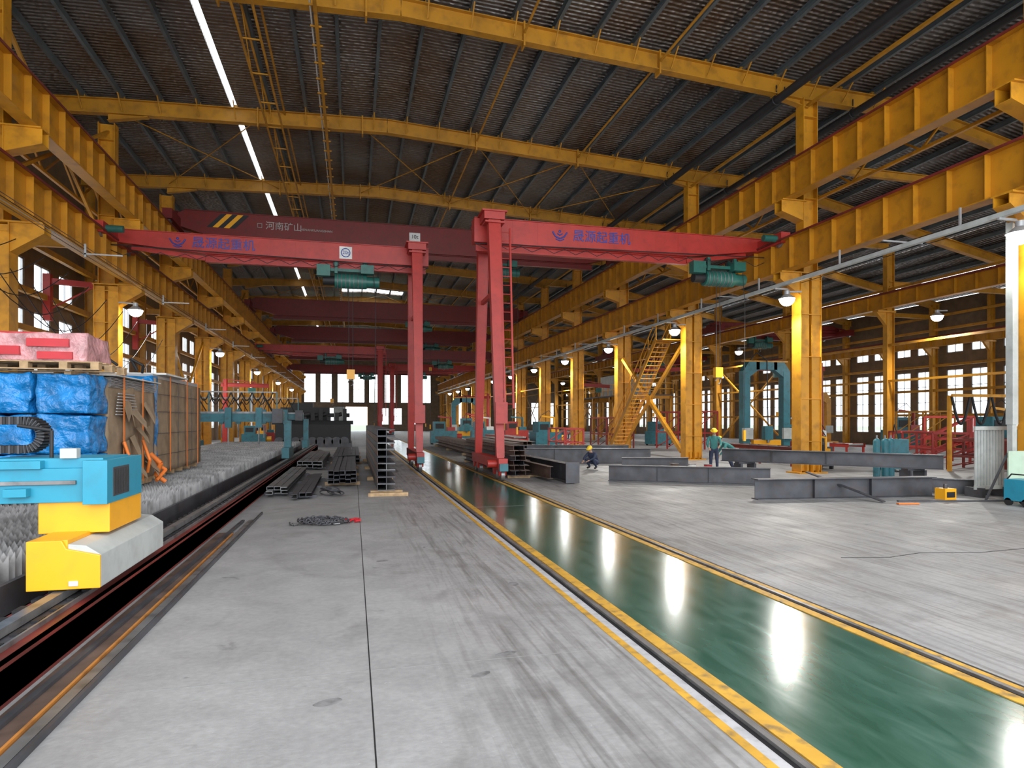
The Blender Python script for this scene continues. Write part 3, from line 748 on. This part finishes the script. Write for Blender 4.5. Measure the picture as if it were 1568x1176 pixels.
# ------------------------------------------------------------------ steel stock
b=MB()
for i in range(9):
    z=.13+.09+i*.182
    b.ib((.86,17.4+random.uniform(-.08,.08),z),(.86,33,z),.46,.172,DSTEEL if i%3 else STEEL,.014,.012)
    b.box(.625,.637,17.5,33,z-.083,z+.083,RUST if i%2 else DSTEEL)
for y in (17.6,22,27,32): b.box(.45,1.30,y-.08,y+.1,0,.12,WOOD)
b.box(.38,1.42,17.2,17.36,0,.09,WOOD)
b.obj('steel_beam_stack')
def bundle(name,x0,n,w,y0,y1,layers,h,mat,skid=.1):
    b=MB()
    for l in range(layers):
        for i in range(n):
            x=x0+i*w+w/2; z=skid+l*h+h/2; j=random.uniform(-.25,.25)
            b.chan((x,y0+j,z),(x+random.uniform(-.02,.02),y1+j,z),w*.92,h*.92,mat,.012,side=random.choice((-1,1)))
    for y in (y0+.6,(y0+y1)/2,y1-.6): b.box(x0-.1,x0+n*w+.1,y-.06,y+.06,0,skid,WOOD if skid>.09 else DSTEEL)
    return b.obj(name)
bundle('steel_channel_bundle',-2.2,3,.18,17.6,25,2,.10,STEEL,.08)
bundle('steel_channel_bundle',-1.5,3,.16,16.9,23,1,.12,DSTEEL,.06)
bundle('steel_channel_bundle',-.75,5,.17,20.0,28,3,.13,DSTEEL,.1)
bundle('steel_channel_bundle',-2.2,5,.2,27,36,2,.14,STEEL,.08)
bundle('steel_channel_bundle',-.9,6,.2,30,40,2,.16,DSTEEL,.1)
bundle('steel_channel_bundle',-2.3,8,.22,66,78,3,.2,RUST,.1)
b=MB()
for k in range(9):
    x=-.85+random.uniform(-.22,.1); y=17.6+random.uniform(-.4,.4); r=random.uniform(.1,.2); a=random.uniform(0,3)
    b.torus((x,y,.06+k*.02),r,.016,DSTEEL,Matrix.Rotation(a,3,'Z')@Matrix.Rotation(.25,3,'X'),14,5)
b.obj('wire_coil',loc=(.35,0,0))
b=MB()
bx,by=-5.6,50.
b.box(bx,bx+5.4,by,by+6,0.3,1.7,BLACK); b.box(bx-.3,bx+5.6,by+.5,by+5,1.7,2.0,BLACK)
for i in range(9):
    x=bx+.3+i*.58; b.cyl((x,by-.12,.42),(x,by+.1,.42),.36,DSTEEL,16); b.box(x-.1,x+.18,by,by+.3,2.0,2.3+.3*(i%3),BLACK)
    b.cyl((x,by+.2,2.4),(x+.4,by+.2,2.4+.1*(i%2)),.16,BLACK,10)
b.box(bx+.3,bx+3.8,by+.8,by+3,2.0,3.0,BLACK); b.box(bx+1.0,bx+2.6,by+1,by+2.6,3.0,3.35,BLACK)
b.box(bx-.2,bx+5.5,by-.1,by+6,0,.3,DSTEEL)
b.obj('leveling_machine')

b=MB()
def chainpath(pts,r=.045,t=.011,mat=DSTEEL):
    L=[];seg=.066
    for a,c in zip(pts[:-1],pts[1:]):
        a=Vector(a);c=Vector(c);n=max(1,int((c-a).length/seg))
        for i in range(n): L.append((a.lerp(c,i/n),(c-a).normalized()))
    for k,(p,d) in enumerate(L):
        ang=math.atan2(d.y,d.x); R=Matrix.Rotation(ang,3,'Z')@Matrix.Rotation((math.pi/2*.8 if k%2 else .15),3,'X')
        b.torus(p,r*.62,t,mat,R,10,5,sx=1.5)
pts=[]
for i in range(46):
    a=i*.55; rr=.12+.28*abs(math.sin(i*.37)); pts.append((-.55+rr*1.3*math.cos(a)+random.uniform(-.05,.05),12.95+rr*.9*math.sin(a),.035+.06*random.random()))
chainpath(pts,mat=DSTEEL)
chainpath([(-.95,12.9,.03),(-1.1,12.75,.03),(-1.2,12.95,.03)],mat=STEEL); chainpath([(-.3,12.9,.03),(-.05,12.95,.03)])
b.tube([(-.05,12.95,.05),(.03,13.05,.05),(.12,13.0,.05),(.12,12.86,.05),(.03,12.8,.05)],.028,REDP,8); b.torus((-.1,12.93,.05),.06,.018,REDP,Matrix.Rotation(.2,3,'X'))
b.tube([(-.25,12.7,.03),(-.35,12.66,.03),(-.4,12.74,.03)],.02,STEEL,8)
b.obj('lifting_chain')

def lying(name,p,q,w,h,mat,tf=.02,supports=0):
    b=MB(); b.ib(p,q,w,h,mat,tf,.015)
    P=Vector(p);Q=Vector(q); L=(Q-P).length
    for i in range(1,int(L/1.6)):
        c=P.lerp(Q,i*1.6/L); d=(Q-P).normalized(); r=Vector((-d.y,d.x,0))
        b.bar(c-r*w*.3,c+r*w*.3,.012,h-2*tf,mat,up=(0,0,1))
    for f in ((.12,.88) if supports else ()):
        c=P.lerp(Q,f); zb=c.z-h/2
        b.box(c.x-.3,c.x+.3,c.y-.12,c.y+.12,zb-.06,zb,DSTEEL)
        for sx in (-.25,.25): b.box(c.x+sx-.04,c.x+sx+.04,c.y-.2,c.y+.2,0,zb-.05,DSTEEL)
    return b.obj(name)
lying('steel_h_beam',(8.3,20.0,.26),(12.6,17.4,.26),.3,.52,DSTEEL)
lying('steel_h_beam',(9.9,14.3,.26),(14.9,13.8,.26),.34,.52,DSTEEL)
lying('steel_h_beam',(12.1,19.3,.85),(16.5,14.9,.80),.34,.42,DSTEEL,supports=1)
lying('steel_h_beam',(10.6,24.2,.25),(13.2,23.5,.25),.4,.5,DSTEEL)
lying('steel_h_beam',(15.2,14.9,.2),(16.6,13.6,.2),.25,.4,DSTEEL)
lying('steel_h_beam',(7.6,29,.35),(13.5,27.5,.35),.4,.7,DSTEEL)
lying('steel_h_beam',(9,33,.35),(14.2,31.5,.35),.4,.7,DSTEEL)
b=MB(); b.bar((12.0,15.0,.6),(12.5,12.9,.03),.12,.03,DSTEEL); b.bar((13,13.0,.02),(17.2,12.1,.02),.08,.03,DSTEEL); b.bar((12.6,12.6,.02),(13.1,12.5,.02),.1,.03,ORG); b.obj('steel_angle_bar')
b=MB()
for i in range(6):
    for j in range(2):
        b.ib((5.38+j*.36,21.2+.12*(i%3),.2+i*.17),(5.38+j*.36,31,.2+i*.17),.33,.165,RUST if (i+j)%3 else DSTEEL,.01,.01)
for y in (21.6,26,30.5): b.box(5.2,6.0,y-.06,y+.06,0,.1,WOOD)
b.obj('steel_beam_stack')
b=MB()
b.ib((6.75,19.2,.34),(6.6,29,.34),.34,.56,DSTEEL,.02,.015); b.box(6.5,6.95,19.15,19.2,.02,.68,DSTEEL); b.ib((6.25,20,.3),(6.25,29,.3),.2,.4,RUST,.015,.01); b.box(6.1,7.1,22,22.15,0,.06,WOOD); b.box(6.1,7.1,27,27.15,0,.06,WOOD)
b.obj('steel_girder')
for (x,y,yb) in ((8.0,34,46),(9.4,36,48),(6.2,36,50)):
    bundle('steel_channel_bundle',x,4,.25,y,yb,3,.22,random.choice((DSTEEL,RUST)),.12)

b=MB()
p0=Vector((15.9,37.4,.0));p1=Vector((15.9,30.9,6.2))
for sx in (-.42,.42):
    b.bar(p0+Vector((sx,0,.12)),p1+Vector((sx,0,.12)),.06,.26,YEL); b.bar(p0+Vector((sx,0,1.15)),p1+Vector((sx,0,1.15)),.045,.045,YEL); b.bar(p0+Vector((sx,0,.65)),p1+Vector((sx,0,.65)),.03,.03,YEL)
    for i in range(8): c=p0.lerp(p1,i/7); b.bar(c+Vector((sx,0,0)),c+Vector((sx,0,1.15)),.04,.04,YEL)
for i in range(28): c=p0.lerp(p1,(i+.5)/28); b.box(c.x-.4,c.x+.4,c.y-.13,c.y+.13,c.z,c.z+.03,YEL)
b.box(15.4,16.4,30.0,31.0,6.15,6.2,YEL)
b.obj('steel_staircase')
b=MB(); b.bar((16.6,37.7,5.9),(16.6,30.2,.4),.18,.22,YEL); b.bar((16.6,37.7,.4),(16.6,30.2,5.9),.14,.18,YEL); b.box(16.5,16.7,33.7,34.2,2.9,3.4,YEL); b.obj('column_cross_brace')

def portal(x,y,w,h,name,mat):
    b=MB()
    for sx in (0,w):
        b.bar((x+sx,y,0.3),(x+sx,y,h-.5),.42,.42,mat); b.box(x+sx-.4,x+sx+.4,y-.8,y+.8,.0,.35,YEL2)
        s=1 if sx==0 else -1
        b.prism([(x+sx-s*.21,y-.2,h-.5),(x+sx+s*.15,y-.2,h),(x+sx+s*.8,y-.2,h),(x+sx+s*.8,y-.2,h-.4),(x+sx+s*.21,y-.2,h-.8)],(0,.4,0),mat)
        b.box(x+sx-.3,x+sx+.3,y-.35,y-.2,1.0,1.6,LGREY)
    b.box(x+.6,x+w-.6,y-.2,y+.2,h-.42,h,mat)
    b.box(x-.1,x+w+.1,y-.15,y+.15,h,h+.08,YEL)
    b.box(x+.4,x+w-.4,y-.25,y+.0,.5,.95,YEL2); b.box(x+w/2-.25,x+w/2+.25,y-.4,y-.1,.95,1.7,mat)
    b.cyl((x+w/2,y-.3,1.2),(x+w/2,y-.3,.8),.08,STEEL)
    b.tube([(x+.2,y-.1,h),(x+.6,y-.2,h+.5),(x+w/2,y-.2,h+.1),(x+w/2,y-.3,1.7)],.03,BLACK)
    return b.obj(name)
portal(20.7,30.8,2.5,5.2,'beam_welding_portal',TEAL)
portal(9.5,62,2.5,4.2,'beam_welding_portal',TEAL)
portal(34.5,44,2.6,4.2,'beam_welding_portal',YEL)

def conveyor(x,y,L,name,mat,ang=0):
    b=MB()
    for sx in (-.5,.5): b.chan((sx,0,.75),(sx,L,.75),.08,.18,mat,.01)
    n=int(L/.7)
    for i in range(n+1):
        yy=i*.7+.1; b.cyl((-.46,min(yy,L-.05),.78),(.46,min(yy,L-.05),.78),.06,STEEL,10)
        if i%3==0:
            for sx in (-.5,.5): b.bar((sx,min(yy,L-.1),0),(sx,min(yy,L-.1),.66),.08,.08,mat)
            b.bar((-.5,min(yy,L-.1),.3),(.5,min(yy,L-.1),.3),.05,.05,mat)
    return b.obj(name,loc=(x,y,0),rot=(0,0,ang))
conveyor(19.0,24,6,'roller_conveyor',MAROON,.05); conveyor(24.5,27,9,'roller_conveyor',RED); conveyor(33,17,12,'roller_conveyor',RED); conveyor(22.5,17,6,'roller_conveyor',RED,-1.1)
conveyor(19.5,56,16,'roller_conveyor',TEAL); conveyor(11.5,44,10,'roller_conveyor',RED); conveyor(-4.8,60,16,'roller_conveyor',RED)
def jig(x,y,w,h,rz,mat=RED,n=4,name='assembly_jig'):
    b=MB()
    for i in range(n):
        yy=i*1.6
        for sx in (0,w): b.bar((sx,yy,0),(sx,yy,h),.09,.09,mat)
        b.bar((0,yy,h),(w,yy,h),.09,.1,mat); b.bar((0,yy,h*.45),(w,yy,h*.45),.07,.07,mat); b.bar((0,yy,.1),(w,yy,h*.45),.05,.05,mat); b.bar((0,yy,h*.45),(w,yy,h),.05,.05,mat)
    for sx in (0,w):
        for z in (h,h*.45): b.bar((sx,0,z),(sx,(n-1)*1.6,z),.08,.08,mat)
    b.obj(name,loc=(x,y,0),rot=(0,0,rz))
jig(26.5,24.5,1.6,1.4,-.4); jig(30.3,28.5,2.2,2.2,-.8); jig(21.5,38,2.,2.6,0); jig(17.9,42,1.4,2.2,0,MAROON); jig(36.0,34,2.,2.6,-.3,YEL); jig(23.8,21.3,1.5,1.2,-1.2,MAROON,3); jig(12.3,36.5,1.2,1.5,0,RED,3); jig(13.4,75,1.6,2.5,0,RED,4); jig(-7.6,80,1.8,2.5,0,RED,5); jig(-12.8,41,1.6,3.,0,YEL,4)
b=MB()
for y in (52,56.3,60.6,64.9):
    for x in (23.5,27.5): b.ib((x,y,0),(x,y,4.2),.2,.25,YEL,up=(1,0,0))
    b.ib((23.5,y,4.1),(27.5,y,4.1),.2,.3,YEL)
b.box(23.3,27.7,51.8,65.1,4.25,4.33,DSTEEL)
for x in (23.4,27.6):
    for z in (4.85,5.35): b.bar((x,51.8,z),(x,65.1,z),.05,.05,YEL2)
    for i in range(12): b.bar((x,51.8+i*1.2,4.3),(x,51.8+i*1.2,5.35),.05,.05,YEL2)
for z in (4.85,5.35): b.bar((23.4,51.8,z),(27.6,51.8,z),.05,.05,YEL2)
b.box(24,27,55,60,4.33,6.3,LGREY)
b.obj('mezzanine_platform')
def machine(x,y,name,mat,mat2,s=1,rz=0):
    b=MB()
    b.box(-.9*s,.9*s,-.45*s,.45*s,.12,.95*s,mat); b.box(-.7*s,.1*s,-.4*s,.4*s,.95*s,1.6*s,mat); b.box(.25*s,.8*s,-.3*s,.3*s,.95*s,1.2*s,mat2)
    b.box(-.6*s,0,-.42*s,-.4*s,1.1*s,1.45*s,BLACK); b.cyl((.5*s,-.2*s,1.2*s),(.5*s,-.2*s,1.9*s),.07*s,mat2,10); b.bar((.5*s,-.2*s,1.85*s),(-.4*s,-.2*s,1.95*s),.08*s,.1*s,mat2)
    b.cyl((.9*s,0,.55*s),(1.3*s,0,.55*s),.2*s,mat2,14)
    for sx in (-.8,.8):
        for sy in (-.35,.35): b.box(sx*s-.06,sx*s+.06,sy*s-.06,sy*s+.06,0,.12,BLACK)
    b.tube([(.5*s,-.2*s,1.9*s),(.2*s,-.1,2.3*s),(-.3*s,0,2.0*s),(-.5*s,0,1.6*s)],.02,BLACK,5)
    return b.obj(name,loc=(x,y,0),rot=(0,0,rz))
MS=[(18.6,22.6,DSTEEL,YEL2,.7,.3),(20.8,21,TEAL,RED,.8,1.2),(21.4,26,DSTEEL,WHITE,.8,.4),(29.8,23,TEAL,YEL2,1.,0),(28.5,19.8,WHITE,RED,.9,.8),(26.8,34.6,TEAL,WHITE,1.1,0),(24,47.5,TEAL,YEL2,1.2,.5),(36.5,29.5,TEAL,YEL2,1.4,0),(38,24,WHITE,TEAL,1.2,0),(35,20,DSTEEL,YEL2,1.2,0),(38.4,38,TEAL,RED,1.4,0),
 (7.4,54,TEAL,RED,1.2,0),(14.0,46,TEAL,YEL2,1.2,.2),(14.2,56,RED,TEAL,1.2,0),(11.6,58,TEAL,WHITE,1.2,0),(-11.8,24,TEAL,YEL2,1.2,0),(-11.7,31,TEAL,WHITE,1.2,0),(-11.7,37.5,RED,TEAL,1.2,0),(-11.9,51,TEAL,YEL2,1.2,0),(-7.6,54,TEAL,YEL2,1.,0),(-7.6,60,RED,TEAL,1.,0),(12.2,68,TEAL,RED,1.4,0),(-6.8,72,TEAL,RED,1.2,0)]
for x,y,m1,m2,s,rz in MS: machine(x,y,'welding_machine',m1,m2,s,rz)
def fcg(y,name,z=2.3):
    b=MB(); b.box(-8.7,-2.9,y,y+.5,z-.35,z,TEAL); b.box(-8.7,-2.9,y+.1,y+.4,z,z+.08,STEEL)
    for x in (-2.90,-8.9):
        b.box(x-.0,x+.3,y-.8,y+1.2,.42,.85,TEAL); b.bar((x+.15,y+.25,.8),(x+.15,y+.25,z-.3),.28,.4,TEAL)
        for yy in (y-.5,y+.9): b.cyl((x+.12,yy,.5),(x+.28,yy,.5),.1,STEEL,12)
    for x in (-7.5,-6.6,-5.2,-4.0): b.box(x,x+.25,y-.25,y,z-.6,z+.25,TEAL); b.cyl((x+.12,y-.12,z-.6),(x+.12,y-.12,1.0),.03,STEEL); b.tube([(x+.12,y-.1,z+.25),(x+.3,y,z+.7),(x+.6,y+.2,z+.1)],.025,BLACK,5)
    b.box(-3.3,-2.9,y-.6,y-.2,z-.4,z+.2,DSTEEL)
    for i in range(12):   # hose loops above the beam
        x=-8.4+i*.42; b.tube([(x+.42*t,y+.25,z+.9-.35*math.sin(math.pi*t)) for t in [k/6 for k in range(7)]],.03,BLACK,5)
    b.bar((-8.6,y+.25,z+.92),(-3.2,y+.25,z+.92),.05,.05,STEEL)
    for x in (-8.6,-5.9,-3.2): b.bar((x,y+.25,z),(x,y+.25,z+.92),.05,.05,TEAL)
    b.obj(name)
fcg(29,'flame_cutting_machine'); fcg(40,'flame_cutting_machine',2.4)
b=MB()
b.bar((23,20.4,3.0),(40,20.4,3.0),.08,.12,YEL)
for i in range(17):
    x=23+i; b.tube([(x+.9*t,20.4,2.95-1.1*math.sin(math.pi*t)) for t in [k/8 for k in range(9)]],.05,BLACK,6)
for x in (23,28.5,34,40): b.bar((x,20.5,0),(x,20.5,3.0),.12,.12,YEL)
b.obj('festoon_cable_rack')
b=MB()
for k in range(9):
    ya=YF[3]-7+k*1.3; x0=-9.2
    b.tube([Vector((x0+(.2*k)*t*.6,ya+7*t,7.2-.2*k-(2.2+.25*k)*math.sin(math.pi*t)*.5)) for t in [i/12 for i in range(13)]],.014,BLACK,5)
b.obj('hanging_cables')

b=MB()
for i in range(10):
    x=15.75+i*.1; b.box(x,x+.05,13.3,13.33,.25,1.82,LGREY); b.box(x+.05,x+.1,13.33,13.36,.25,1.82,LGREY)
b.box(15.7,16.8,13.25,13.3,1.75,1.85,LGREY); b.box(15.7,16.8,13.25,13.3,.2,.3,LGREY); b.box(15.75,15.85,13.1,13.6,0,.25,DSTEEL); b.box(16.6,16.7,13.1,13.6,0,.25,DSTEEL)
b.obj('corrugated_guard_panel')
b=MB(); b.prism([(15.35,12.1,.05),(16.1,12.1,.05),(16.1,12.3,1.25),(15.6,12.3,1.25)],(0,.03,0),GRNB); b.bar((15.5,12.8,0),(15.7,12.4,1.2),.05,.05,DSTEEL); b.bar((15.4,12.1,0),(15.4,12.15,.1),.05,.05,DSTEEL); b.obj('display_board')
b=MB(); b.box(15.0,15.5,11.35,11.95,.12,.62,CYAN); b.box(15.02,15.48,11.33,11.35,.2,.55,BLACK); b.tube([(15.05,11.4,.62),(15.05,11.5,.74),(15.05,11.8,.74),(15.05,11.9,.62)],.018,BLACK)
for sx in (15.03,15.47):
    for sy in (11.45,11.85): b.cyl((sx-.03,sy,.09),(sx+.03,sy,.09),.09,BLACK,12)
b.cyl((15.15,11.3,.3),(15.15,11.34,.3),.04,STEEL); b.cyl((15.35,11.3,.3),(15.35,11.34,.3),.04,STEEL); b.obj('welding_power_source',bevel=.01)
b=MB(); b.box(15.98,16.16,12.5,12.68,1.9,7.0,LGREY); b.box(16.0,16.14,12.52,12.66,0,1.9,LGREY); b.obj('cable_riser_duct')
b=MB(); b.box(14.45,14.8,13.0,13.3,.0,.28,YEL2); b.box(14.5,14.75,12.99,13.0,.06,.2,BLACK); b.cyl((14.62,13.15,.28),(14.62,13.15,.38),.05,DSTEEL); b.obj('toolbox')
b=MB()
for x,y,m in ((12.9,21.5,REDP),(12.4,21.8,WHITE),(12.0,22.4,RUST)):
    b.cyl((x,y,0),(x,y,.35),.15,m,14); b.torus((x,y,.35),.15,.012,STEEL,Matrix.Identity(3))
b.obj('paint_buckets')
b=MB()
for x,y in ((18.1,19.0),(18.45,19.0),(18.8,19.1)):
    b.cyl((x,y,0),(x,y,1.25),.12,TEAL,14); b.sph((x,y,1.25),(.12,.12,.12),TEAL,14,6,0,math.pi/2); b.cyl((x,y,1.36),(x,y,1.48),.03,STEEL,8)
b.obj('gas_cylinders')

# ------------------------------------------------------------------ people
def person(name,loc,rz,J,head_dir,shirt=SHIRT,pants=NAVY):
    e=empty(name,loc,(0,0,rz))
    names=list(J.keys()); V=[Vector(J[n]) for n in names]; ix={n:i for i,n in enumerate(names)}
    E=[('pelvis','belly'),('belly','chest'),('chest','neck'),('neck','hd'),
       ('chest','sh_l'),('sh_l','el_l'),('el_l','wr_l'),('wr_l','pa_l'),('chest','sh_r'),('sh_r','el_r'),('el_r','wr_r'),('wr_r','pa_r'),
       ('pelvis','hip_l'),('hip_l','kn_l'),('kn_l','an_l'),('an_l','to_l'),('pelvis','hip_r'),('hip_r','kn_r'),('kn_r','an_r'),('an_r','to_r')]
    R=dict(pelvis=.145,belly=.14,chest=.155,neck=.06,hd=.055,sh=.075,el=.05,wr=.032,pa=.036,hip=.11,kn=.068,an=.048,to=.045)
    me=bpy.data.meshes.new('skel'); me.from_pydata(V,[(ix[a],ix[c]) for a,c in E],[])
    o=bpy.data.objects.new('tmp',me); sc.collection.objects.link(o)
    o.modifiers.new('s','SKIN')
    for i,n in enumerate(names):
        r=R[n.split('_')[0]]; d=me.skin_vertices[0].data[i]; d.radius=(r,r*.8 if n in('chest','belly','pelvis') else r); d.use_root=(n=='pelvis')
    o.modifiers.new('ss','SUBSURF').levels=2
    dg=bpy.context.evaluated_depsgraph_get(); dg.update()
    nm=bpy.data.meshes.new_from_object(o.evaluated_get(dg)); bpy.data.objects.remove(o)
    nm.materials.clear()
    for x in (shirt,pants,SKIN,BOOT): nm.materials.append(x)
    for p in nm.polygons:
        p.use_smooth=True; best=None
        for a,c in E:
            A=Vector(J[a]);C=Vector(J[c]);d=C-A;t=max(0,min(1,(p.center-A).dot(d)/d.length_squared)); q=(p.center-(A+d*t)).length
            if best is None or q<best[0]: best=(q,a,c)
        k=best[2]
        p.material_index=2 if k in('hd',) or k.startswith('pa') else 3 if k.startswith('to') else 1 if k.startswith(('kn','an','hip')) else 0
    bo=bpy.data.objects.new('body',nm); sc.collection.objects.link(bo); bo.parent=e
    b=MB(); f=Vector(head_dir).normalized(); H=Vector(J['hd'])+Vector((0,0,.09))+f*.02
    r=Vector((f.y,-f.x,0)).normalized(); u=r.cross(f).normalized(); M=Matrix((r,f,u)).transposed()
    b.sph(H,(.075,.095,.115),SKIN,18,12,rot=M)
    b.sph(H+M@Vector((0,.055,-.055)),(.05,.045,.05),SKIN,12,8,rot=M)
    b.sph(H+M@Vector((0,.10,-.015)),(.014,.022,.024),SKIN,8,6,rot=M)
    for sx in (-1,1):
        b.sph(H+M@Vector((sx*.075,0,-.01)),(.012,.02,.032),SKIN,8,6,rot=M); b.sph(H+M@Vector((sx*.03,.086,.012)),(.012,.008,.007),BLACK,8,6,rot=M)
    b.sph(H+M@Vector((0,.096,-.06)),(.022,.006,.006),MAROON,8,5,rot=M)
    b.sph(H+M@Vector((0,-.015,.0)),(.079,.09,.10),BLACK,14,8,rot=M@Matrix.Rotation(.4,3,'X'),t1=math.pi*.55)
    b.sph(H+M@Vector((0,0,.045)),(.105,.13,.105),HELM,18,8,0,math.pi/2,rot=M)
    b.cyl(H+M@Vector((0,.02,.04)),H+M@Vector((0,.02,.052)),.135,HELM,18)
    b.obj('head',e)
    b=MB()
    for s in ('l','r'):
        W=Vector(J['wr_'+s]);P=Vector(J['pa_'+s]);d=(P-W).normalized(); sd=d.cross(Vector((0,0,1))); sd=sd.normalized() if sd.length>.1 else Vector((1,0,0)); dn=Vector((0,0,-1))
        for i,(o_,L) in enumerate(((-.03,.06),(-.01,.072),(.01,.068),(.028,.054))):
            a=P+sd*o_+d*.02; c=a+d*L*.5+dn*.006; g=c+d*L*.35+dn*.025; b.cyl(a,c,.0095,SKIN,8,.009); b.cyl(c,g,.009,SKIN,8,.007); b.sph(g,(.0075,)*3,SKIN,6,4)
        a=W.lerp(P,.5)-sd*.03; c=a-sd*.025+d*.035; b.cyl(a,c,.011,SKIN,8,.01); b.cyl(c,c+d*.025,.01,SKIN,8,.008)
    b.obj('hands',e)
    return e
stand=dict(pelvis=(0,-.05,.88),belly=(0,-.02,1.04),chest=(0,.05,1.26),neck=(0,.11,1.44),hd=(0,.14,1.49),
 sh_l=(-.2,.06,1.34),el_l=(-.25,.12,1.07),wr_l=(-.19,.34,1.0),pa_l=(-.17,.41,.99),sh_r=(.2,.06,1.34),el_r=(.26,.12,1.07),wr_r=(.2,.32,.94),pa_r=(.18,.39,.91),
 hip_l=(-.09,-.05,.84),kn_l=(-.11,.0,.47),an_l=(-.12,-.05,.09),to_l=(-.13,.12,.045),hip_r=(.09,-.05,.84),kn_r=(.12,-.02,.47),an_r=(.13,-.12,.09),to_r=(.14,.05,.045))
bend=dict(pelvis=(0,-.15,.80),belly=(0,-.02,.93),chest=(0,.2,1.06),neck=(0,.36,1.13),hd=(0,.42,1.16),
 sh_l=(-.19,.24,1.06),el_l=(-.22,.34,.80),wr_l=(-.16,.48,.62),pa_l=(-.15,.52,.55),sh_r=(.19,.24,1.06),el_r=(.24,.36,.80),wr_r=(.15,.5,.64),pa_r=(.14,.54,.57),
 hip_l=(-.1,-.15,.76),kn_l=(-.12,.05,.44),an_l=(-.12,-.07,.09),to_l=(-.13,.1,.045),hip_r=(.1,-.15,.76),kn_r=(.13,.02,.44),an_r=(.13,-.12,.09),to_r=(.14,.05,.045))
crouch=dict(pelvis=(0,-.15,.26),belly=(0,-.05,.40),chest=(0,.08,.58),neck=(0,.16,.70),hd=(0,.2,.75),
 sh_l=(-.19,.1,.63),el_l=(-.25,.28,.46),wr_l=(-.15,.45,.38),pa_l=(-.13,.52,.36),sh_r=(.19,.1,.63),el_r=(.25,.28,.46),wr_r=(.13,.46,.36),pa_r=(.11,.53,.33),
 hip_l=(-.11,-.13,.25),kn_l=(-.2,.25,.42),an_l=(-.17,.0,.09),to_l=(-.2,.17,.045),hip_r=(.11,-.13,.25),kn_r=(.2,.25,.42),an_r=(.17,.0,.09),to_r=(.2,.17,.045))
person('standing_worker',(13.7,22.4,0),math.radians(150),stand,(0,1,-.5))
person('bending_worker',(14.75,22.9,0),math.radians(75),bend,(0,1,-.7))
person('crouching_worker',(9.6,24.8,0),math.radians(120),crouch,(0,1,-.6),shirt=NAVY)

# ------------------------------------------------------------------ lights, world, camera
def area(name,loc,rot,sx,sy,en,col=(1,1,1)):
    l=bpy.data.lights.new(name,'AREA'); l.shape='RECTANGLE'; l.size=sx; l.size_y=sy; l.energy=en; l.color=col
    o=bpy.data.objects.new(name,l); o.location=loc; o.rotation_euler=rot; sc.collection.objects.link(o)
area('doorway_daylight',(3,-9.5,5.5),(math.radians(76),0,0),26,9,2900,(.94,.97,1))
area('overhead_fill',(4,-1,14.2),(math.radians(8),0,0),24,9,2200,(.96,.98,1))  # added fill lamp under the roof, out of frame; not an actual skylight
w=bpy.data.worlds.new('sky'); sc.world=w; w.use_nodes=True
bg=w.node_tree.nodes['Background']; bg.inputs['Color'].default_value=(.88,.95,1,1); bg.inputs['Strength'].default_value=3.2
cam=bpy.data.cameras.new('camera'); co=bpy.data.objects.new('camera',cam); sc.collection.objects.link(co)
co.location=(0,0,2); co.rotation_euler=(math.pi/2,0,-math.radians(13.93))
cam.sensor_width=36; cam.lens=22.5; cam.shift_y=56/1568; cam.clip_end=600
sc.camera=co
